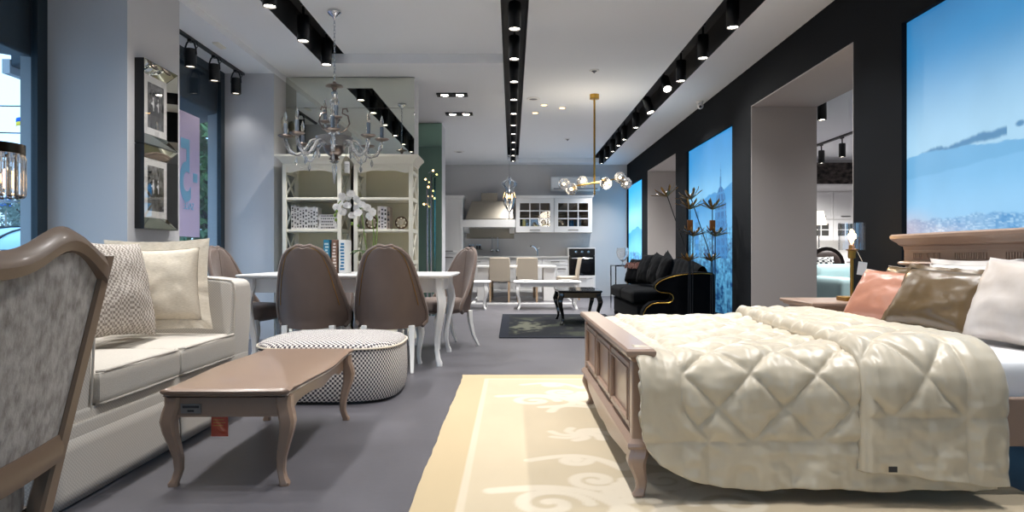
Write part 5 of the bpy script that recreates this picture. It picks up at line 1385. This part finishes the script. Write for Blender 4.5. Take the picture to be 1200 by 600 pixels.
for i, (x, l) in enumerate(((-.46, 'nearer the spice jars'), (-.33, 'nearer the tap'))):
    t = thing('ladle', 'steel ladle hanging from the utensil rail, ' + l, 'ladle', (x, 15.74, 1.0), 0, 'hanging ladles')
    obj('handle', MB().tube([(0,-.01,.36),(0,-.016,.34),(0,-.012,.1)], .007, 6), M['chrome'], t); obj('cup', MB().ball((0,-.02,.06), .05, 12, 8, (1,.7,.8)), M['chrome'], t)
def glass_cab(x0, lab, mark):
    h = .433; t = thing('glass_cabinet', lab, 'cabinet', (x0+h, 15.63, 1.46), 0, 'white glass-fronted wall cabinets')
    obj('body', MB().box(-h,h,.15,.165,0,.78).box(-h,-h+.018,-.15,.15,0,.78).box(h-.018,h,-.15,.15,0,.78).box(-h+.018,h-.018,-.15,.15,0,.018).box(-h+.018,h-.018,-.15,.15,.762,.78).box(-h+.018,h-.018,-.1,.15,.38,.395), mat('cabinet_inside_'+mark, '#7a6b57', .6), t, smooth=False)
    m = MB(); w_ = .09; a, b, z0, z1 = -h+.003, h-.003, .003, .777
    m.box(a,b,-.172,-.152,z0,z0+.14).box(a,b,-.172,-.152,z1-w_-.02,z1).box(a,a+w_,-.172,-.152,z0+.14,z1-w_-.02).box(b-w_,b,-.172,-.152,z0+.14,z1-w_-.02)
    ia, ib, ja, jb = a+w_, b-w_, z0+.14, z1-w_-.02
    for k in (1, 2): m.box(ia+(ib-ia)*k/3-.011, ia+(ib-ia)*k/3+.011,-.17,-.153,ja,jb).box(ia,ib,-.17,-.153,ja+(jb-ja)*k/3-.011,ja+(jb-ja)*k/3+.011)
    d = obj('door', m, WH, t, smooth=False); obj('glass', MB().box(ia,ib,-.160,-.157,ja,jb), M['clear'], d, smooth=False)
    obj('handle', MB().tube([(-.11,-.172,.055),(-.11,-.2,.055),(.11,-.2,.055),(.11,-.172,.055)], .010, 6), kb, d)
    obj('cornice', MB().loft([[(-h-(.0 if mark == 'a' and 0 else 0),-.175-o,z),(h+(o if mark == 'b' else 0),-.175-o,z),(h+(o if mark == 'b' else 0),.165,z),(-h,.165,z)] for o, z in ((0,.78),(.012,.80),(.03,.825),(.035,.84))]), WH, t, ang=25)
glass_cab(.085, 'white glass-fronted wall cabinet joined to the hood mantel', 'a'); glass_cab(.953, 'white glass-fronted wall cabinet at the wall end under the air conditioner', 'b')
gl = mat('tableware_yellow', '#d8cf8c', .3)
for i, (x, z, s, l) in enumerate(((.28, 1.48, 1.5, 'tall'), (.56, 1.48, .8, 'short'), (.74, 1.48, .9, 'wide'))):
    t = thing('drinking_glass', '%s pale glassware standing inside the cabinet by the hood' % l, 'glass', (x, 15.66, z))
    obj('bowl', MB().lathe([(.035,0),(.04,.02),(.05*(.8+.3*i),.12*s),(.04,.2*s),(.035,.2*s),(.03,.03)], n=14), gl, t)
t = thing('pitcher', 'blue jug standing inside the wall-end glass cabinet', 'jug', (1.36, 15.66, 1.48))
obj('body', MB().lathe([(.05,0),(.075,.06),(.07,.15),(.05,.22),(.055,.26),(.048,.26),(.04,.2)], n=16), mat('jug_blue', '#2b5f8a', .3), t); obj('handle', MB().tube([(.06,0,.22),(.11,0,.2),(.11,0,.12),(.07,0,.08)], .008, 6), mat('jug_blue_handle', '#2b5f8a', .3), t)
t = thing('air_conditioner', 'white split air conditioner high on the kitchen wall', 'air conditioner', (1.45, 15.69, 2.42))
obj('body', MB().prism([(-.10,.03),(-.115,.08),(-.115,.30),(-.09,.33),(.10,.33),(.10,.0),(-.06,.0)], 'x', -.56, .56), M['white'], t, bevel=.01)
obj('air_outlet', MB().box(-.5,.5,-.118,-.1,.035,.06), mat('ac_outlet', '#8a8d92', .5), t, smooth=False); obj('louvre', MB().box(-.5,.5,-.12,-.114,.06,.066), M['white'], t, smooth=False)

# kitchen pendant: caged glass lantern with warm candles
t = thing('pendant_lamp', 'glass lantern pendant with three warm candles in front of the range hood', 'pendant', (-.055, 14.3, 1.80))
obj('canopy', MB().lathe([(.0,1.24),(.05,1.24),(.05,1.22),(.01,1.2)], n=16), M['chrome'], t); obj('cord', MB().tube([(0,0,1.2),(0,0,.80)], .004, 5), M['chrome'], t)
pr = [(.0,.04),(.02,.06),(.05,.1),(.11,.22),(.135,.34),(.10,.46),(.07,.53),(.14,.60),(.16,.655),(.10,.70),(.05,.73),(.02,.78)]
for k in range(8):
    a = k*pi/4; obj('glass_rib', MB().tube([(r*cos(a), r*sin(a), z) for r, z in pr], .010, 6), M['chrome'], t)
obj('hub', MB().lathe([(.01,.80),(.03,.77),(.02,.73),(.035,.70),(.01,.60),(.02,.3),(.03,.26),(.015,.22)], n=12), M['chrome'], t)
obj('drop', MB().lathe([(.01,.05),(.025,.02),(.01,-.03),(.02,-.06),(.003,-.12)], n=10), M['crystal'], t)
for k in range(3):
    a = k*2.094+.5; c_ = (.06*cos(a), .06*sin(a), .28)
    obj('candle', MB().lathe([(.012,.0),(.012,.05)], c_, 8), M['paper'], t); obj('bulb', MB().lathe([(.01,.05),(.02,.08),(.017,.12),(.003,.16)], c_, 10), M['warm'], t)

# ------------------------------------------------------------------ kitchen dining group on its low platform
t = thing('platform', 'low white-edged display platform under the kitchen dining set', 'platform', (.22, 14.0, 0))
obj('edge', MB().box(-1.0,1.0,-1.02,1.10,.0,.035), M['white'], t, bevel=.004); obj('deck', MB().box(-.93,.95,-.95,1.08,.034,.037), M['floor'], t, smooth=False)
t = thing('dining_table', 'white kitchen dining table with broad slab ends on the platform', 'dining table', (.08, 13.95, .037))
obj('top', MB().box(-.80,.80,-.42,.42,.66,.70), M['white'], t, bevel=.004)
for s in (-1, 1): obj('slab_leg', MB().box(s*.66-.11,s*.66+.11,-.36,.36,0,.66), M['white'], t, bevel=.004)
bs = mat('slip_beige', '#b3a796', .8, bump=.1, bs=120); wl = mat('oak_leg', '#a68d72', .5)
def slip_chair():
    t = thing('slipcover_chair', '', 'chair', group='beige kitchen chairs')
    obj('seat', rbox(-.2,.2,-.2,.22,.40,.48,.025, n=6), bs, t); 
    obj('backrest', MB().loft([[(-w_,y-.025,z),(w_,y-.025,z),(w_,y+.025,z),(-w_,y+.025,z)] for w_, y, z in ((.2,-.2,.40),(.2,-.215,.6),(.195,-.25,.80),(.185,-.262,.86))]), bs, t, bevel=.012)
    for sx in (-1, 1):
        for sy in (-1, 1): obj('leg', MB().loft([[(sx*.18+a*h, (.19 if sy > 0 else -.2-.03*k)+b*h, z) for a, b in ((-1,-1),(1,-1),(1,1),(-1,1))] for z, h, k in ((.41,.02,0),(0,.015,1))]), wl, t)
    return t
sc = slip_chair(); sc.location = (-.24, 13.36, .037); sc['label'] = 'beige slipcovered kitchen chair with its back turned, nearer the tall cabinet'
dup(sc, (.30, 13.36, .037), 0, 'beige slipcovered kitchen chair with its back turned, nearer the slab table end')
dup(sc, (1.13, 13.98, .037), pi/2, 'beige slipcovered kitchen chair seen side-on at the table end by the oven')
dup(sc, (-.24, 14.55, .037), pi, 'beige slipcovered kitchen chair across the table nearer the tall cabinet')
dup(sc, (.29, 14.55, .037), pi, 'beige slipcovered kitchen chair across the table nearer the slab end')
def white_table(x, lab):
    t = thing('coffee_table', lab, 'coffee table', (x, 12.15, 0), 0, 'white coffee tables')
    obj('top', slab_profile([(-.58,-.35),(.58,-.35),(.60,0),(.58,.35),(-.58,.35),(-.60,0)], [(.02,.46),(0,.468),(0,.48),(.01,.487)]), M['white'], t)
    a_ = MB()
    for s in (-1, 1): a_.box(-.5,.5,s*.29-.01,s*.29+.01,.39,.462).box(s*.5-.01,s*.5+.01,-.29,.29,.39,.462)
    obj('apron', a_, M['white'], t, bevel=.003)
    for sx in (-1, 1):
        for sy in (-1, 1): l = MB(); cabriole(l, sx*.505, sy*.285, .462, sx, sy, .036, 1.2); obj('leg', l, M['white'], t)
white_table(.62, 'white coffee table with curved legs and plates in front of the kitchen platform'); white_table(-.97, 'white coffee table with curved legs half behind the angled dining chair')
for i, (x, l) in enumerate(((.25, 'near the beige chairs'), (.95, 'near the black coffee table'))):
    t = thing('plate', 'white plate on the white coffee table, ' + l, 'plate', (x, 12.05, .487))
    obj('dish', MB().lathe([(.06,0),(.07,.004),(.13,.018),(.13,.022),(.07,.009),(.001,.008)], n=24), (M['white'], M['paper'])[i], t)

# ------------------------------------------------------------------ the room beyond the grey opening
t = thing('kitchen_dresser', 'white dresser with glazed doors in the room beyond the grey opening', 'dresser', (6.6, 14.6, 0))
obj('body', MB().box(-1.3,1.3,.0,.38,1.25,2.35).box(-1.3,1.3,-.25,.38,.1,.9).box(-1.3,1.3,.33,.38,.9,1.25), WH, t, smooth=False)
obj('cornice', MB().loft([[(-1.3-o,-.02-o,z),(1.3+o,-.02-o,z),(1.3+o,.38,z),(-1.3-o,.38,z)] for o, z in ((0,2.32),(.02,2.36),(.07,2.43),(.075,2.46))]), WH, t, ang=25)
for k in range(5):
    x0 = -1.29+.52*k
    shaker(x0, x0+.51, 1.72, 2.3, 0, t, hz=1.78)
    m = MB(); 
    for a, b, c_, e in ((x0,x0+.51,1.27,1.36),(x0,x0+.51,1.62,1.70),(x0,x0+.09,1.36,1.62),(x0+.42,x0+.51,1.36,1.62),(x0+.245,x0+.265,1.36,1.62),(x0+.09,x0+.42,1.48,1.5)): m.box(a, b, -.02, -.002, c_, e)
    d = obj('glazed_door', m, WH, t, smooth=False); obj('glass', MB().box(x0+.09,x0+.42,-.006,-.003,1.36,1.62), mat('dresser_glass_%d' % k, '#4b4a46', .15), d, smooth=False)
    shaker(x0, x0+.51, .12, .88, -.25, t, hz=.8)
tag(obj('mural_strip', MB().grid(lambda u, v: (5.2+2.8*u, 14.98, 2.48+.5*v), 2, 2).box(5.2,8,14.985,14.998,2.48,2.98), mat('mural_trees', '#6a615c', .8, c2='#2a2626', vs=9, detail=8, stretch=(1,1,1.6))), 'dark woodland mural strip above the dresser beyond the opening', 'mural')
aq = mat('aqua_fabric', '#9fb9bb', .85)
t = thing('armchair', 'pale aqua upholstered armchair in the room beyond the grey opening', 'armchair', (4.57, 8.95, 0))
obj('base', rbox(-.45,.45,-.42,.42,.05,.36,.04), aq, t); obj('seat_cushion', rbox(-.32,.32,-.36,.40,.36,.52,.05), aq, t)
for s in (-1, 1): obj('arm', rbox(s*.38-.09,s*.38+.09,-.42,.42,.1,.66,.06), aq, t)
obj('back', rbox(-.44,.44,.28,.46,.1,.82,.07), aq, t)
cushion('throw_pillow', 'black and white patterned cushion on the dark carved chair', 'pillow', checker('cushion_pattern', '#d6d6d2', '#24262a', 22), .42, .42, .14, (5.02, 10.92, .52), radians(8), .3)
t = thing('dining_chair', 'dark carved chair with tufted back in the room beyond the grey opening', 'chair', (5.15, 11.2, 0))
dk = mat('dark_walnut', '#1d1512', .4); 
obj('backrest', MB().loft([[(x*k, .0+o, .78+z*k) for x, z in [( .3*cos(2*pi*i/24), .30*sin(2*pi*i/24)) for i in range(24)]] for k, o in ((1,-.03),(1,.03))]), dk, t)
obj('back_cushion', MB().ball((0,-.035,.78), .24, 18, 10, (1,.25,1)), mat('tufted_brown', '#3c2f2a', .6), t)
obj('seat', rbox(-.28,.28,-.5,.02,.40,.5,.04), mat('tufted_brown_seat', '#3c2f2a', .6), t)
for sx in (-1, 1):
    for y in (-.46, .0): obj('leg', MB().tube([(sx*.24,y,0),(sx*.25,y,.2),(sx*.24,y,.42)], [.016,.02,.026], 8), dk, t)
t = thing('floor_lamp', 'slim floor lamp with small white shade beyond the grey opening', 'floor lamp', (5.62, 12.5, 0))
obj('base', MB().lathe([(.14,0),(.14,.02),(.02,.04)], n=20), M['chrome'], t); obj('pole', MB().tube([(0,0,.02),(0,0,1.55)], .012, 8), M['chrome'], t)
obj('shade', MB().lathe([(.14,1.50),(.08,1.75),(.078,1.75),(.138,1.5)], n=20, cap=False), emit('shade_glow', '#fff2dc', 1.6), t)
t = thing('lighting_track', 'black lighting track on the ceiling beyond the grey opening', 'track', (5.78, 12.0, 3.0))
obj('rail', MB().box(-.03,.03,-1.9,1.9,.01,.04), M['black'], t, smooth=False)
for i, (x, y, l) in enumerate(((5.78, 12.75, 'second on the track from the dresser'), (5.78, 11.95, 'third on the track from the dresser'), (5.78, 11.1, 'fourth on the track from the dresser'), (5.78, 13.5, 'first on the track from the dresser'), (3.95, 8.7, 'off the track by the jamb'), (4.7, 7.4, 'added unseen to light the aqua armchair'), (7.4, 12.6, 'added unseen to light the dresser side'))):  # last two spots are unseen, added only to brighten this room
    put_spot(x, y, 'black cylinder spotlight beyond the grey opening, ' + l, 'spotlights beyond the grey opening').location.z = 2.66
for o in COL.objects:
    if o.get('group') == 'spotlights beyond the grey opening':
        for ch in o.children:
            if ch.type == 'LIGHT': ch.data = side_light
